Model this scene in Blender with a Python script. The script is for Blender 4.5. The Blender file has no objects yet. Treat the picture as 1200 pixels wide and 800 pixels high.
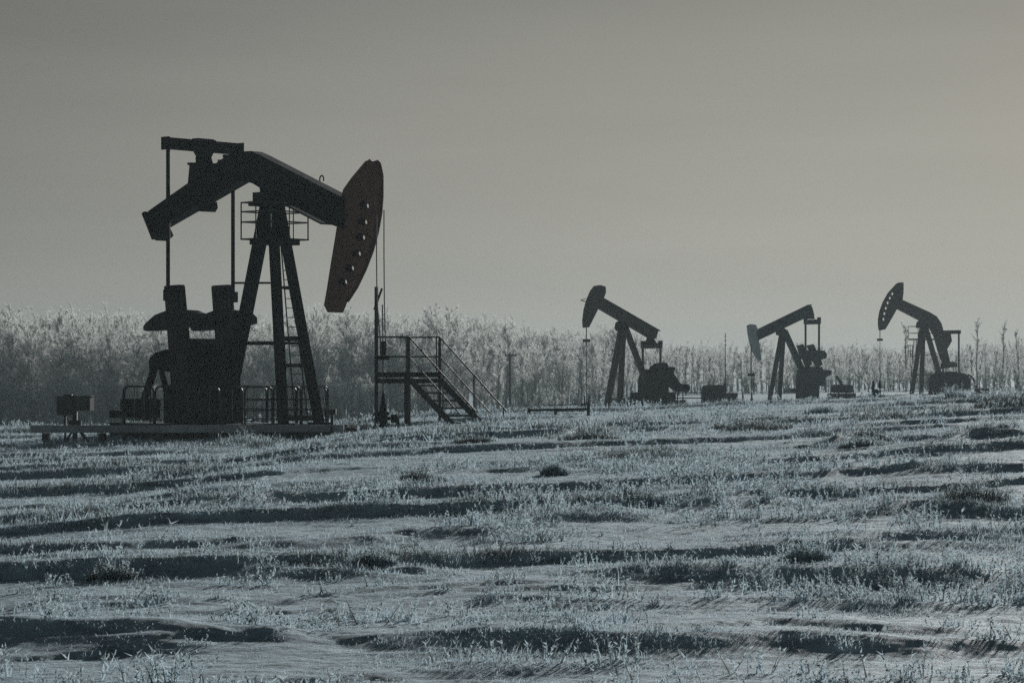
import bpy, math, random
import numpy as np
from mathutils import Vector
from mathutils.geometry import tessellate_polygon

R = math.radians
random.seed(7)
rng = np.random.default_rng(7)
scene = bpy.context.scene
COL = scene.collection

# ------------------------------------------------------------------ camera
CAM_Z, F, CX, HY = 1.8, 3333.333, 600.0, 440.0       # focal length and horizon in pixels of the 1200 px wide photo
cd = bpy.data.cameras.new('camera')
cam = bpy.data.objects.new('camera', cd)
COL.objects.link(cam)
cam.location = (0, 0, CAM_Z)
cam.rotation_euler = (R(90), 0, 0)
cd.sensor_width = 36
cd.lens = 100
cd.shift_y = 40 / 1200
cd.clip_start = 0.5
cd.clip_end = 6000
scene.camera = cam

# ------------------------------------------------------------------ world, sun, exposure
SUN_AZ, SUN_EL = 20, 12          # degrees right of the view direction, above the horizon
world = bpy.data.worlds.new('World')
scene.world = world
world.use_nodes = True
nt = world.node_tree
nt.nodes.clear()
N, L = nt.nodes.new, nt.links.new
out = N('ShaderNodeOutputWorld')
bg = N('ShaderNodeBackground')
bg.inputs['Strength'].default_value = 0.1
sky = N('ShaderNodeTexSky')
sky.sky_type = 'NISHITA'
sky.sun_disc = False
sky.sun_elevation = R(SUN_EL)
sky.sun_rotation = R(SUN_AZ)
sky.dust_density = 4
sky.air_density = 1.2
tc = N('ShaderNodeTexCoord')
sep = N('ShaderNodeSeparateXYZ')
L(tc.outputs['Generated'], sep.inputs[0])
ramp = N('ShaderNodeValToRGB')                      # frozen ice-fog veil: bright at the horizon, dark overhead
ramp.color_ramp.interpolation = 'B_SPLINE'
cr = ramp.color_ramp
stops = [(0.0, (.400, .396, .355)), (.03, (.392, .390, .350)), (.075, (.334, .333, .301)), (.125, (.280, .282, .257)),
         (.2, (.150, .160, .158)), (.4, (.076, .092, .103)), (1.0, (.053, .073, .088))]
cr.elements[0].position, cr.elements[0].color = stops[0][0], (*stops[0][1], 1)
cr.elements[1].position, cr.elements[1].color = stops[-1][0], (*stops[-1][1], 1)
for p, c in stops[1:-1]:
    e = cr.elements.new(p)
    e.color = (*c, 1)
L(sep.outputs['Z'], ramp.inputs[0])
dot = N('ShaderNodeVectorMath')
dot.operation = 'DOT_PRODUCT'
dot.inputs[1].default_value = (math.sin(R(SUN_AZ)), math.cos(R(SUN_AZ)), 0)
L(tc.outputs['Generated'], dot.inputs[0])
azr = N('ShaderNodeMapRange')                       # brighter towards the sun's side of the sky
azr.inputs['From Min'].default_value = 0.76
azr.inputs['From Max'].default_value = 1.0
azr.inputs['To Min'].default_value = 3.2
azr.inputs['To Max'].default_value = 10.4
L(dot.outputs['Value'], azr.inputs['Value'])
mul = N('ShaderNodeVectorMath')
mul.operation = 'SCALE'
L(ramp.outputs['Color'], mul.inputs[0])
L(azr.outputs['Result'], mul.inputs['Scale'])
mx = N('ShaderNodeMix')
mx.data_type = 'RGBA'
mx.inputs[0].default_value = 0.008
cmap = N('ShaderNodeMapping')
cmap.inputs['Scale'].default_value = (3, 3, 26)
L(tc.outputs['Generated'], cmap.inputs['Vector'])
cn = N('ShaderNodeTexNoise')                        # faint layers in the fog
cn.inputs['Scale'].default_value = 1.6
cn.inputs['Detail'].default_value = 5
L(cmap.outputs[0], cn.inputs['Vector'])
cm = N('ShaderNodeMapRange')
cm.inputs['From Min'].default_value = .3
cm.inputs['From Max'].default_value = .7
cm.inputs['To Min'].default_value = .955
cm.inputs['To Max'].default_value = 1.045
L(cn.outputs['Fac'], cm.inputs['Value'])
mul2 = N('ShaderNodeVectorMath')
mul2.operation = 'SCALE'
L(mul.outputs[0], mul2.inputs[0])
L(cm.outputs['Result'], mul2.inputs['Scale'])
L(mul2.outputs[0], mx.inputs[6])
L(sky.outputs[0], mx.inputs[7])
L(mx.outputs[2], bg.inputs['Color'])
L(bg.outputs[0], out.inputs['Surface'])

sd = bpy.data.lights.new('sun', 'SUN')
sun = bpy.data.objects.new('sun', sd)
COL.objects.link(sun)
sd.energy = 4.5
sd.angle = R(2.4)
sd.color = (1.0, 0.975, 0.945)
to_sun = Vector((math.sin(R(SUN_AZ)) * math.cos(R(SUN_EL)), math.cos(R(SUN_AZ)) * math.cos(R(SUN_EL)), math.sin(R(SUN_EL))))
sun.rotation_euler = (-to_sun).to_track_quat('-Z', 'Y').to_euler()
sun.location = (40, 60, 60)

vs = scene.view_settings
vs.view_transform = 'Standard'
vs.look = 'None'
vs.exposure = 0.0
vs.gamma = 1.0
vs.use_curve_mapping = False
cy = scene.cycles
cy.use_denoising = False
cy.use_adaptive_sampling = False
cy.max_bounces = 5
cy.diffuse_bounces = 3
cy.glossy_bounces = 2
cy.transmission_bounces = 3
cy.volume_bounces = 0
cy.transparent_max_bounces = 6
cy.sample_clamp_indirect = 4


# ------------------------------------------------------------------ materials
def mat(name, col, rough=.6, spec=.3, var=.25, scale=6.0, frost=0.0, metallic=0.0, translucent=0.0, bump=0.0, col2=None, frost_col=(.50, .57, .60)):
    m = bpy.data.materials.new(name)
    m.use_nodes = True
    t = m.node_tree
    b = t.nodes['Principled BSDF']
    b.inputs['Roughness'].default_value = rough
    b.inputs['Specular IOR Level'].default_value = spec
    b.inputs['Metallic'].default_value = metallic
    geo = t.nodes.new('ShaderNodeNewGeometry')
    nz = t.nodes.new('ShaderNodeTexNoise')
    nz.inputs['Scale'].default_value = scale
    nz.inputs['Detail'].default_value = 6
    nz.inputs['Roughness'].default_value = .62
    t.links.new(geo.outputs['Position'], nz.inputs['Vector'])
    mr = t.nodes.new('ShaderNodeMapRange')
    mr.inputs['From Min'].default_value = .32
    mr.inputs['From Max'].default_value = .68
    t.links.new(nz.outputs['Fac'], mr.inputs['Value'])
    mix = t.nodes.new('ShaderNodeMix')
    mix.data_type = 'RGBA'
    mix.inputs[6].default_value = (*[c * (1 - var) for c in col], 1)
    mix.inputs[7].default_value = (*(col2 if col2 else [min(1, c * (1 + var)) for c in col]), 1)
    t.links.new(mr.outputs['Result'], mix.inputs[0])
    last = mix.outputs[2]
    if frost > 0:                                    # rime lying on the upward faces
        sp = t.nodes.new('ShaderNodeSeparateXYZ')
        t.links.new(geo.outputs['Normal'], sp.inputs[0])
        m2 = t.nodes.new('ShaderNodeMapRange')
        m2.inputs['From Min'].default_value = .55
        m2.inputs['From Max'].default_value = .95
        m2.inputs['To Max'].default_value = frost
        t.links.new(sp.outputs['Z'], m2.inputs['Value'])
        mm = t.nodes.new('ShaderNodeMath')
        mm.operation = 'MULTIPLY'
        t.links.new(m2.outputs['Result'], mm.inputs[0])
        t.links.new(mr.outputs['Result'], mm.inputs[1])
        fx = t.nodes.new('ShaderNodeMix')
        fx.data_type = 'RGBA'
        fx.inputs[7].default_value = (*frost_col, 1)
        t.links.new(mm.outputs[0], fx.inputs[0])
        t.links.new(last, fx.inputs[6])
        last = fx.outputs[2]
    t.links.new(last, b.inputs['Base Color'])
    if bump > 0:
        bp = t.nodes.new('ShaderNodeBump')
        bp.inputs['Strength'].default_value = bump
        bp.inputs['Distance'].default_value = .02
        t.links.new(nz.outputs['Fac'], bp.inputs['Height'])
        t.links.new(bp.outputs[0], b.inputs['Normal'])
    if translucent > 0:
        tr = t.nodes.new('ShaderNodeBsdfTranslucent')
        t.links.new(last, tr.inputs['Color'])
        ms = t.nodes.new('ShaderNodeMixShader')
        ms.inputs[0].default_value = translucent
        t.links.new(b.outputs[0], ms.inputs[1])
        t.links.new(tr.outputs[0], ms.inputs[2])
        t.links.new(ms.outputs[0], t.nodes['Material Output'].inputs['Surface'])
    return m


BLACK = mat('black_painted_steel', (.010, .009, .0085), .7, .1, .35, 5, frost=.35)
RED = mat('dark_red_painted_steel', (.145, .068, .048), .6, .25, .35, 4, frost=.5)
CRIM = mat('weathered_red_steel', (.026, .013, .012), .6, .25, .35, 5, frost=.4)
DKGREY = mat('grey_green_steel', (.09, .095, .085), .6, .25, .3, 5, frost=.5)
TAN = mat('faded_brown_steel', (.085, .066, .052), .6, .25, .3, 4, frost=.5)
PALE = mat('pale_grey_steel', (.46, .48, .47), .6, .25, .2, 4, frost=.5)
GALV = mat('galvanised_tube', (.10, .10, .10), .5, .4, .25, 12, frost=.5)
RAIL = mat('dark_tube', (.028, .028, .028), .5, .3, .25, 12, frost=.3)
BOARD = mat('rimed_grey_beam', (.36, .38, .39), .7, .2, .25, 3, frost=.6, bump=.3)
CABLE = mat('wire_rope', (.10, .10, .10), .5, .4, .2, 30)
WOOD = mat('weathered_wood', (.07, .062, .055), .8, .1, .3, 9, frost=.3)
CONC = mat('frosted_concrete', (.26, .28, .28), .85, .1, .2, 3, frost=.5, bump=.3)
BARK = mat('frosted_bark', (.17, .165, .16), .85, .1, .45, 5, col2=(.34, .35, .35))
RIMED = mat('rimed_branches', (.42, .42, .41), .85, .1, .3, 5, col2=(.62, .63, .62), translucent=.2)
TWIG = mat('frosted_twigs', (.75, .78, .765), .8, .1, .15, .9, translucent=.5)
TWIG2 = mat('thinly_frosted_twigs', (.54, .55, .53), .8, .1, .3, .9, translucent=.5)
GRASS = mat('frosted_grass', (.52, .635, .685), .8, .1, .2, 3.0, translucent=.42, col2=(.62, .745, .80))
STRAW = mat('dead_grass', (.10, .105, .095), .8, .1, .4, 4.0, translucent=.25, col2=(.26, .28, .27))


def snow_material():
    m = bpy.data.materials.new('wind_packed_snow')
    m.use_nodes = True
    t = m.node_tree
    b = t.nodes['Principled BSDF']
    b.inputs['Roughness'].default_value = .75
    b.inputs['Specular IOR Level'].default_value = .15
    geo = t.nodes.new('ShaderNodeNewGeometry')
    mp = t.nodes.new('ShaderNodeMapping')
    mp.inputs['Scale'].default_value = (1.0, 1.9, 1.0)
    t.links.new(geo.outputs['Position'], mp.inputs['Vector'])
    n1 = t.nodes.new('ShaderNodeTexNoise')
    n1.inputs['Scale'].default_value = 2.6
    n1.inputs['Detail'].default_value = 9
    n1.inputs['Roughness'].default_value = .68
    t.links.new(mp.outputs[0], n1.inputs['Vector'])
    r1 = t.nodes.new('ShaderNodeValToRGB')           # stubble showing through thin snow
    r1.color_ramp.elements[0].position = .36
    r1.color_ramp.elements[0].color = (.28, .375, .425, 1)
    r1.color_ramp.elements[1].position = .52
    r1.color_ramp.elements[1].color = (.48, .645, .735, 1)
    e = r1.color_ramp.elements.new(.75)
    e.color = (.54, .72, .82, 1)
    t.links.new(n1.outputs['Fac'], r1.inputs[0])
    t.links.new(r1.outputs[0], b.inputs['Base Color'])
    n2 = t.nodes.new('ShaderNodeTexNoise')
    n2.inputs['Scale'].default_value = 9
    n2.inputs['Detail'].default_value = 8
    n2.inputs['Roughness'].default_value = .66
    t.links.new(mp.outputs[0], n2.inputs['Vector'])
    bp = t.nodes.new('ShaderNodeBump')
    bp.inputs['Strength'].default_value = .85
    bp.inputs['Distance'].default_value = .06
    t.links.new(n2.outputs['Fac'], bp.inputs['Height'])
    t.links.new(bp.outputs[0], b.inputs['Normal'])
    return m


SNOW = snow_material()


# ------------------------------------------------------------------ helpers
def tag(o, label=None, cat=None, group=None, kind=None):
    for k, v in (('label', label), ('category', cat), ('group', group), ('kind', kind)):
        if v:
            o[k] = v
    return o


def empty(name, loc, label, cat, group=None):
    o = bpy.data.objects.new(name, None)
    o.empty_display_size = .3
    o.location = loc
    COL.objects.link(o)
    return tag(o, label, cat, group)


def origin_of(o):
    v = Vector((0, 0, 0))
    while o is not None:
        v = v + Vector(o.location)
        o = o.parent
    return v


class MB:
    """Collects shapes and links them as ONE mesh object."""
    def __init__(self):
        self.v, self.f, self.m = [], [], []

    def add(self, vs_, fs_, m=0):
        n = len(self.v)
        self.v.extend([tuple(p) for p in vs_])
        for f in fs_:
            self.f.append([i + n for i in f])
            self.m.append(m)

    def hexa(self, c, a, b, d, m=0):
        c, a, b, d = map(Vector, (c, a, b, d))
        p = [c + sx * a + sy * b + sz * d for sz in (-1, 1) for sy in (-1, 1) for sx in (-1, 1)]
        self.add(p, [(0, 2, 3, 1), (4, 5, 7, 6), (0, 1, 5, 4), (2, 6, 7, 3), (0, 4, 6, 2), (1, 3, 7, 5)], m)

    def bar(self, p, q, w, h, side=None, m=0):
        """rectangular bar from p to q, w along side, h across"""
        p, q = Vector(p), Vector(q)
        d = (q - p)
        dn = d.normalized()
        side = Vector(side) if side is not None else dn.cross(Vector((0, 0, 1)))
        if side.length < 1e-4:
            side = Vector((1, 0, 0))
        side = (side - dn * side.dot(dn)).normalized()
        up = dn.cross(side).normalized()
        self.hexa((p + q) / 2, d / 2, side * w / 2, up * h / 2, m)

    def tube(self, p, q, r1, r2=None, n=8, m=0):
        self.path([p, q], [r1, r1 if r2 is None else r2], n, m)

    def path(self, pts, r, n=8, m=0):
        pts = [Vector(p) for p in pts]
        rs = r if isinstance(r, (list, tuple)) else [r] * len(pts)
        k0 = len(self.v)
        ref = None
        for i, p in enumerate(pts):
            a = pts[max(0, i - 1)]
            b = pts[min(len(pts) - 1, i + 1)]
            d = (b - a).normalized()
            if ref is None:
                ref = Vector((0, 0, 1)) if abs(d.z) < .9 else Vector((1, 0, 0))
            x = d.cross(ref).normalized()
            y = d.cross(x).normalized()
            ref = -y if False else ref
            for j in range(n):
                t = 2 * math.pi * j / n
                self.v.append(tuple(p + (x * math.cos(t) + y * math.sin(t)) * rs[i]))
        for i in range(len(pts) - 1):
            for j in range(n):
                j2 = (j + 1) % n
                self.f.append([k0 + i * n + j, k0 + i * n + j2, k0 + (i + 1) * n + j2, k0 + (i + 1) * n + j])
                self.m.append(m)
        self.f.append([k0 + j for j in range(n)][::-1])
        self.m.append(m)
        e = k0 + (len(pts) - 1) * n
        self.f.append([e + j for j in range(n)])
        self.m.append(m)

    def prism(self, pts, ext, holes=(), m=0):
        """plane outline (with through holes) extruded by the vector ext"""
        ext = Vector(ext)
        loops = [[Vector(p) for p in pts]] + [[Vector(p) for p in h] for h in holes]
        flat = [p for l in loops for p in l]
        tris = tessellate_polygon(loops)
        n = len(flat)
        vs_ = flat + [p + ext for p in flat]
        fs_ = [tuple(t) for t in tris] + [tuple(i + n for i in reversed(t)) for t in tris]
        k = 0
        for l in loops:
            c = len(l)
            for i in range(c):
                j = (i + 1) % c
                fs_.append((k + i, k + j, k + j + n, k + i + n))
            k += c
        self.add(vs_, fs_, m)

    def build(self, name, mats, parent=None, loc=None, smooth=False, bevel=0):
        o0 = origin_of(parent) if parent is not None else Vector(loc if loc is not None else (0, 0, 0))
        me = bpy.data.meshes.new(name)
        me.from_pydata([tuple(Vector(p) - o0) for p in self.v], [], self.f)
        mats = mats if isinstance(mats, (list, tuple)) else [mats]
        for mm in mats:
            me.materials.append(mm)
        if len(mats) > 1:
            me.polygons.foreach_set('material_index', self.m)
        if smooth:
            me.polygons.foreach_set('use_smooth', [True] * len(me.polygons))
        me.update()
        import bmesh
        bm = bmesh.new()
        bm.from_mesh(me)
        bmesh.ops.recalc_face_normals(bm, faces=bm.faces)
        bm.to_mesh(me)
        bm.free()
        o = bpy.data.objects.new(name, me)
        COL.objects.link(o)
        if parent is not None:
            o.parent = parent
        else:
            o.location = o0
        if bevel:
            b = o.modifiers.new('bevel', 'BEVEL')
            b.width = bevel
            b.segments = 1
            b.limit_method = 'ANGLE'
        return o


def np_object(name, V, T, mats, midx=None, parent=None, loc=(0, 0, 0)):
    me = bpy.data.meshes.new(name)
    V = np.asarray(V, dtype=np.float32)
    T = np.asarray(T, dtype=np.int32)
    k = T.shape[1]
    me.vertices.add(len(V))
    me.vertices.foreach_set('co', V.ravel())
    me.loops.add(T.size)
    me.loops.foreach_set('vertex_index', T.ravel())
    me.polygons.add(len(T))
    me.polygons.foreach_set('loop_start', np.arange(0, T.size, k, dtype=np.int32))
    for mm in mats:
        me.materials.append(mm)
    if midx is not None:
        me.polygons.foreach_set('material_index', np.asarray(midx, dtype=np.int32))
    me.update(calc_edges=True)
    o = bpy.data.objects.new(name, me)
    COL.objects.link(o)
    o.location = loc
    if parent is not None:
        o.parent = parent
    return o


def at(px, py, Y):
    return Vector(((px - CX) * Y / F, Y, CAM_Z + (HY - py) * Y / F))


class Frame:
    """a vertical plane through the pumpjack's beam; lat > 0 is away from the camera"""
    def __init__(self, px, Y, theta, sgn):
        t = R(theta)
        self.u = Vector((sgn * math.cos(t), -math.sin(t), 0))
        self.v = Vector((sgn * math.sin(t), math.cos(t), 0))
        self.O = Vector(((px - CX) * Y / F, Y, 0))

    def S(self, px, lat=0):
        k = (px - CX) / F
        b = self.O + self.v * lat
        return (k * b.y - b.x) / (self.u.x - k * self.u.y)

    def P(self, px, py, lat=0):
        p = self.O + self.v * lat + self.u * self.S(px, lat)
        p.z = CAM_Z + (HY - py) / F * p.y
        return p

    def at(self, s, lat, z):
        p = self.O + self.u * s + self.v * lat
        p.z = z
        return p

    def line(self, pts, lat=0):
        return [self.P(x, y, lat) for x, y in pts]


# ------------------------------------------------------------------ terrain
def sstep(a, b, x):
    t = np.clip((np.asarray(x, float) - a) / (b - a), 0, 1)
    return t * t * (3 - 2 * t)


_lat = np.random.default_rng(3).random((8, 256, 256))


def vnoise(x, y, k=0):
    x = np.asarray(x, float)
    y = np.asarray(y, float)
    xi, yi = np.floor(x).astype(int), np.floor(y).astype(int)
    fx, fy = x - xi, y - yi
    fx, fy = fx * fx * (3 - 2 * fx), fy * fy * (3 - 2 * fy)
    g = _lat[k % 8]
    a, b = g[xi % 256, yi % 256], g[(xi + 1) % 256, yi % 256]
    c, d = g[xi % 256, (yi + 1) % 256], g[(xi + 1) % 256, (yi + 1) % 256]
    return (a * (1 - fx) + b * fx) * (1 - fy) + (c * (1 - fx) + d * fx) * fy - .5


def fbm(x, y, k=0, o=4, g=.5):
    r, a = 0, 1.0
    for i in range(o):
        r = r + a * vnoise(x * 2 ** i + 17 * i, y * 2 ** i + 9 * i, k + i)
        a *= g
    return r


def base_z(X, Y):
    X, Y = np.asarray(X, float), np.asarray(Y, float)
    z = np.interp(X, [-30, -15, -6.0, -3.8, -1, 5, 10, 15, 25], [-.30, -.20, -.03, .30, .45, .62, .85, 1.05, 1.15])
    z = z * sstep(14, 56, Y) * (1 - sstep(92, 150, Y))
    a = X / np.maximum(Y, 20)
    z = z - 2.3 * (1 - sstep(-.01, .055, a)) * sstep(100, 190, Y)
    z = z + .25 * sstep(.08, .14, a) * sstep(150, 230, Y)
    return z


# snow ridges seen in the field: crest line in photo pixels, height in metres
RIDGES = [
    ([(-60, 582), (0, 572), (110, 566), (200, 557), (330, 546)], .21, 1),
    ([(190, 597), (300, 588), (400, 576), (530, 553)], .20, 1),
    ([(-60, 612), (0, 606), (110, 600), (190, 600)], .13, .8),
    ([(225, 640), (400, 636), (520, 632)], .10, .4),
    ([(-60, 663), (0, 660), (165, 657), (300, 664), (430, 668), (600, 676)], .16, .8),
    ([(-160, 742), (0, 742), (120, 746), (330, 752)], .14, .3),
    ([(60, 756), (200, 746), (420, 752)], .11, .15),
    ([(290, 752), (380, 742), (480, 748), (600, 746), (720, 752), (900, 740), (1060, 746), (1280, 738)], .15, .25),
    ([(560, 672), (640, 664), (760, 668), (900, 668), (1040, 672), (1280, 662)], .17, .6),
    ([(770, 636), (860, 632), (1000, 632), (1260, 630)], .16, .5),
    ([(980, 594), (1050, 588), (1130, 590), (1260, 598)], .19, .5),
    ([(770, 590), (850, 586), (960, 584)], .12, .6),
    ([(590, 606), (680, 602), (790, 600)], .12, .6),
    ([(1030, 552), (1115, 545), (1260, 546)], .17, .5),
    ([(640, 506), (690, 499), (740, 503)], .25, 1.3),
    ([(800, 503), (880, 492), (950, 497)], .26, 1.3),
    ([(985, 489), (1045, 480), (1110, 484)], .28, 1.2),
    ([(1130, 477), (1180, 467), (1280, 463)], .38, 1.2),
    ([(960, 520), (1010, 513), (1060, 514)], .17, 1.2),
    ([(1080, 512), (1130, 504), (1230, 504)], .22, 1.0),
    ([(420, 630), (520, 626), (640, 622)], .11, .5),
    ([(505, 526), (550, 516), (600, 520)], .22, 1.2),
    ([(380, 515), (430, 505), (520, 505), (640, 497)], .16, 1.3),
    ([(100, 528), (200, 520), (300, 518), (400, 514)], .16, 1.3),
    ([(-60, 546), (60, 542), (160, 545), (230, 546)], .12, .8),
    ([(340, 540), (420, 530), (470, 527)], .13, 1.0),
    ([(600, 540), (720, 532), (860, 528)], .11, .8),
    ([(720, 570), (860, 560), (1000, 556)], .09, .5),
    ([(380, 700), (560, 700), (700, 706), (900, 700), (1260, 706)], .07, .4),
    ([(-60, 706), (120, 704), (300, 710)], .06, .5),
]


def ground_hit(px, py):
    a = (px - CX) / F
    d = np.linspace(11, 200, 6000)
    yy = HY + (CAM_Z - base_z(a * d, d)) * F / d
    i = int(np.argmax(yy <= py + .01))
    return a * d[i], d[i]


RG = []
for pts, h, gr in RIDGES:
    g = sorted(ground_hit(x, y + h * 30) for x, y in pts)
    RG.append((np.array([p[0] for p in g]), np.array([p[1] for p in g]), h, gr))


def ridge_z(X, Y):
    """height of the ridges and a grass mask that is high along the crests"""
    Z = np.zeros_like(X)
    G = np.zeros_like(X)
    X0, Y0 = X, Y
    for k, (gx, gy, h, gr) in enumerate(RG):
        dm = gy.mean()
        h = h * (1 - .45 * float(sstep(48, 75, dm)))
        span = gx[-1] - gx[0]
        sel = (X0 > gx[0]) & (X0 < gx[-1])
        sel &= np.abs(Y0 - np.interp(X0, gx, gy)) < 4 + .06 * dm
        if not sel.any():
            continue
        X, Y = X0[sel], Y0[sel]
        z, g = Z[sel], G[sel]
        yc = np.interp(X, gx, gy)
        fine = fbm(X * 2.3, Y * .9, 6, 3) * .10
        e = max(.6, span * .42)
        end = np.minimum(1, np.clip((X - gx[0]) / e, 0, 1) * np.clip((gx[-1] - X) / e, 0, 1) * 1.5)
        for st in (1, 0):
            kk = k * 3 + st
            off = (st - 1) * (.30 + .013 * dm) * (.6 + .8 * ((kk * 37) % 11) / 11)
            wob = .8 * (fbm(X * .30 + kk * 7.1, np.full_like(X, kk * 3.3), kk % 8, 4, .5) * 1.0 + fine) * (.5 + dm * .013)
            D = Y - yc - wob - off
            gate = np.clip(.66 + 1.4 * fbm(X * .17 + 13 * kk, np.full_like(X, kk * 1.7), (kk + 3) % 8, 2), 0, 1.05)
            if st == 1:
                gate = np.maximum(gate, .6)
            hv = h * end * gate * (1.0 if st == 1 else .7)
            near = np.exp(-np.abs(np.minimum(D, 0) / (.14 + hv * 1.1 + dm * .003)) ** 1.6)
            far = np.exp(-np.abs(np.maximum(D, 0) / (.45 + hv * 4.5)) ** 1.5)
            b = hv * np.where(D < 0, near, far)
            z = np.maximum(z, b) * .8 + (z + b) * .2
            g = np.maximum(g, gr * end * np.minimum(gate, 1) * np.exp(-((D + .0) / (.25 + dm * .006)) ** 2))
        Z[sel], G[sel] = z, g
    return Z, G


def streaks(X, Y):
    """long near-parallel drifts lying across the wind, steep towards the camera"""
    wy = Y - .42 * X + 1.5 * fbm(X * .10 + 5, Y * .08, 5, 3, .45) + .42 * fbm(X * .7, Y * .25, 3, 4, .55)
    ph = np.log(1.9 + .055 * np.maximum(wy, 0)) / .055
    row = np.floor(ph)
    p = ph - row
    amp = np.clip(.48 + 1.7 * fbm(X * .13 + row * 5.3, row * 2.7, 6, 3, .5), 0, 1.15)
    near = .085 + .03 * vnoise(X * 1.3, row * 3.1, 2)
    prof = sstep(0, near, p) * (1 - sstep(near, .80, p)) ** 1.2
    ph2 = ph * 2.3 + .37
    row2 = np.floor(ph2)
    p2 = ph2 - row2
    amp2 = np.clip(.1 + 2.2 * fbm(X * .30 + row2 * 3.1, row2 * 1.9, 7, 3, .5), 0, 1)
    prof2 = sstep(0, .12, p2) * (1 - sstep(.12, .85, p2))
    big = .125 * amp * prof
    small = .040 * amp2 * prof2
    G = np.clip(amp - .15, 0, 1) * np.exp(-((p - near) / .07) ** 2)
    return big, small, G


def ground_z(X, Y, full=True):
    X, Y = np.asarray(X, float), np.asarray(Y, float)
    z = base_z(X, Y)
    if not full:
        return z
    fade = 1 - sstep(105, 160, Y)
    rz, _ = ridge_z(X, Y)
    big, small, _ = streaks(X, Y)
    drift = big * (1 - .75 * np.clip(rz / .10, 0, 1)) * sstep(9, 15, Y) + small
    n = .035 * fbm(X * .2 + .1 * Y, Y * .35, 1, 3, .5) + .02 * fbm(X * 1.1, Y * 2.6, 4, 4, .55) + .017 * fbm(X * 5, Y * 9, 2, 4, .62) + drift
    return z + (rz + n * (.6 + .4 * sstep(10, 40, Y))) * fade + .35 * fbm(X * .05, Y * .05, 5, 3) * sstep(105, 200, Y)


def gz(X, Y):
    return float(ground_z(np.array([X]), np.array([Y]))[0])


def build_ground():
    d = np.concatenate([[-40, -20, -8, 0, 4, 7, 9], np.geomspace(10.5, 110, 1000), np.geomspace(111, 1500, 110)])
    s = np.linspace(-1, 1, 401)
    o = np.geomspace(1.02, 3.0, 40)
    s = np.concatenate([-o[::-1], s, o])
    DD, SS = np.meshgrid(d, s, indexing='ij')
    w = .235 * np.maximum(DD, 6) + 1.2
    far = 40 + 1.3 * np.maximum(DD, 6)
    X = np.where(np.abs(SS) <= 1, SS * w, np.sign(SS) * (w + (np.abs(SS) - 1) / 2.0 * (far - w) * np.clip((np.abs(SS) - 1) / 1.0, .05, 1)))
    Z = np.empty_like(X)
    for i in range(0, len(d), 100):
        Z[i:i + 100] = ground_z(X[i:i + 100], DD[i:i + 100])
    nr, nc = X.shape
    V = np.stack([X, DD, Z], -1).reshape(-1, 3)
    i = np.arange(nr - 1)[:, None] * nc + np.arange(nc - 1)[None, :]
    Q = np.stack([i, i + 1, i + nc + 1, i + nc], -1).reshape(-1, 4)
    g = np_object('ground', V, Q, [SNOW])
    g.data.polygons.foreach_set('use_smooth', np.ones(len(Q), dtype=bool))
    g['kind'] = 'structure'


build_ground()

# air: one closed box of even pale haze round camera and scene
hz = MB()
hz.hexa((0, 750, 6.5), (2200, 0, 0), (0, 850, 0), (0, 0, 10.5))
hm = bpy.data.materials.new('ice_haze')
hm.use_nodes = True
ht = hm.node_tree
ht.nodes.clear()
ho = ht.nodes.new('ShaderNodeOutputMaterial')
pv = ht.nodes.new('ShaderNodeVolumePrincipled')
pv.inputs['Color'].default_value = (.74, .93, 1.0, 1)
pv.inputs['Density'].default_value = .00043
pv.inputs['Density Attribute'].default_value = ''
pv.inputs['Anisotropy'].default_value = .1
ht.links.new(pv.outputs[0], ho.inputs['Volume'])
ob = hz.build('haze', hm)
ob['kind'] = 'stuff'


# ------------------------------------------------------------------ the big pumpjack
def rect_loop(c, a, b):
    return [c - a - b, c + a - b, c + a + b, c - a + b]


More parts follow.
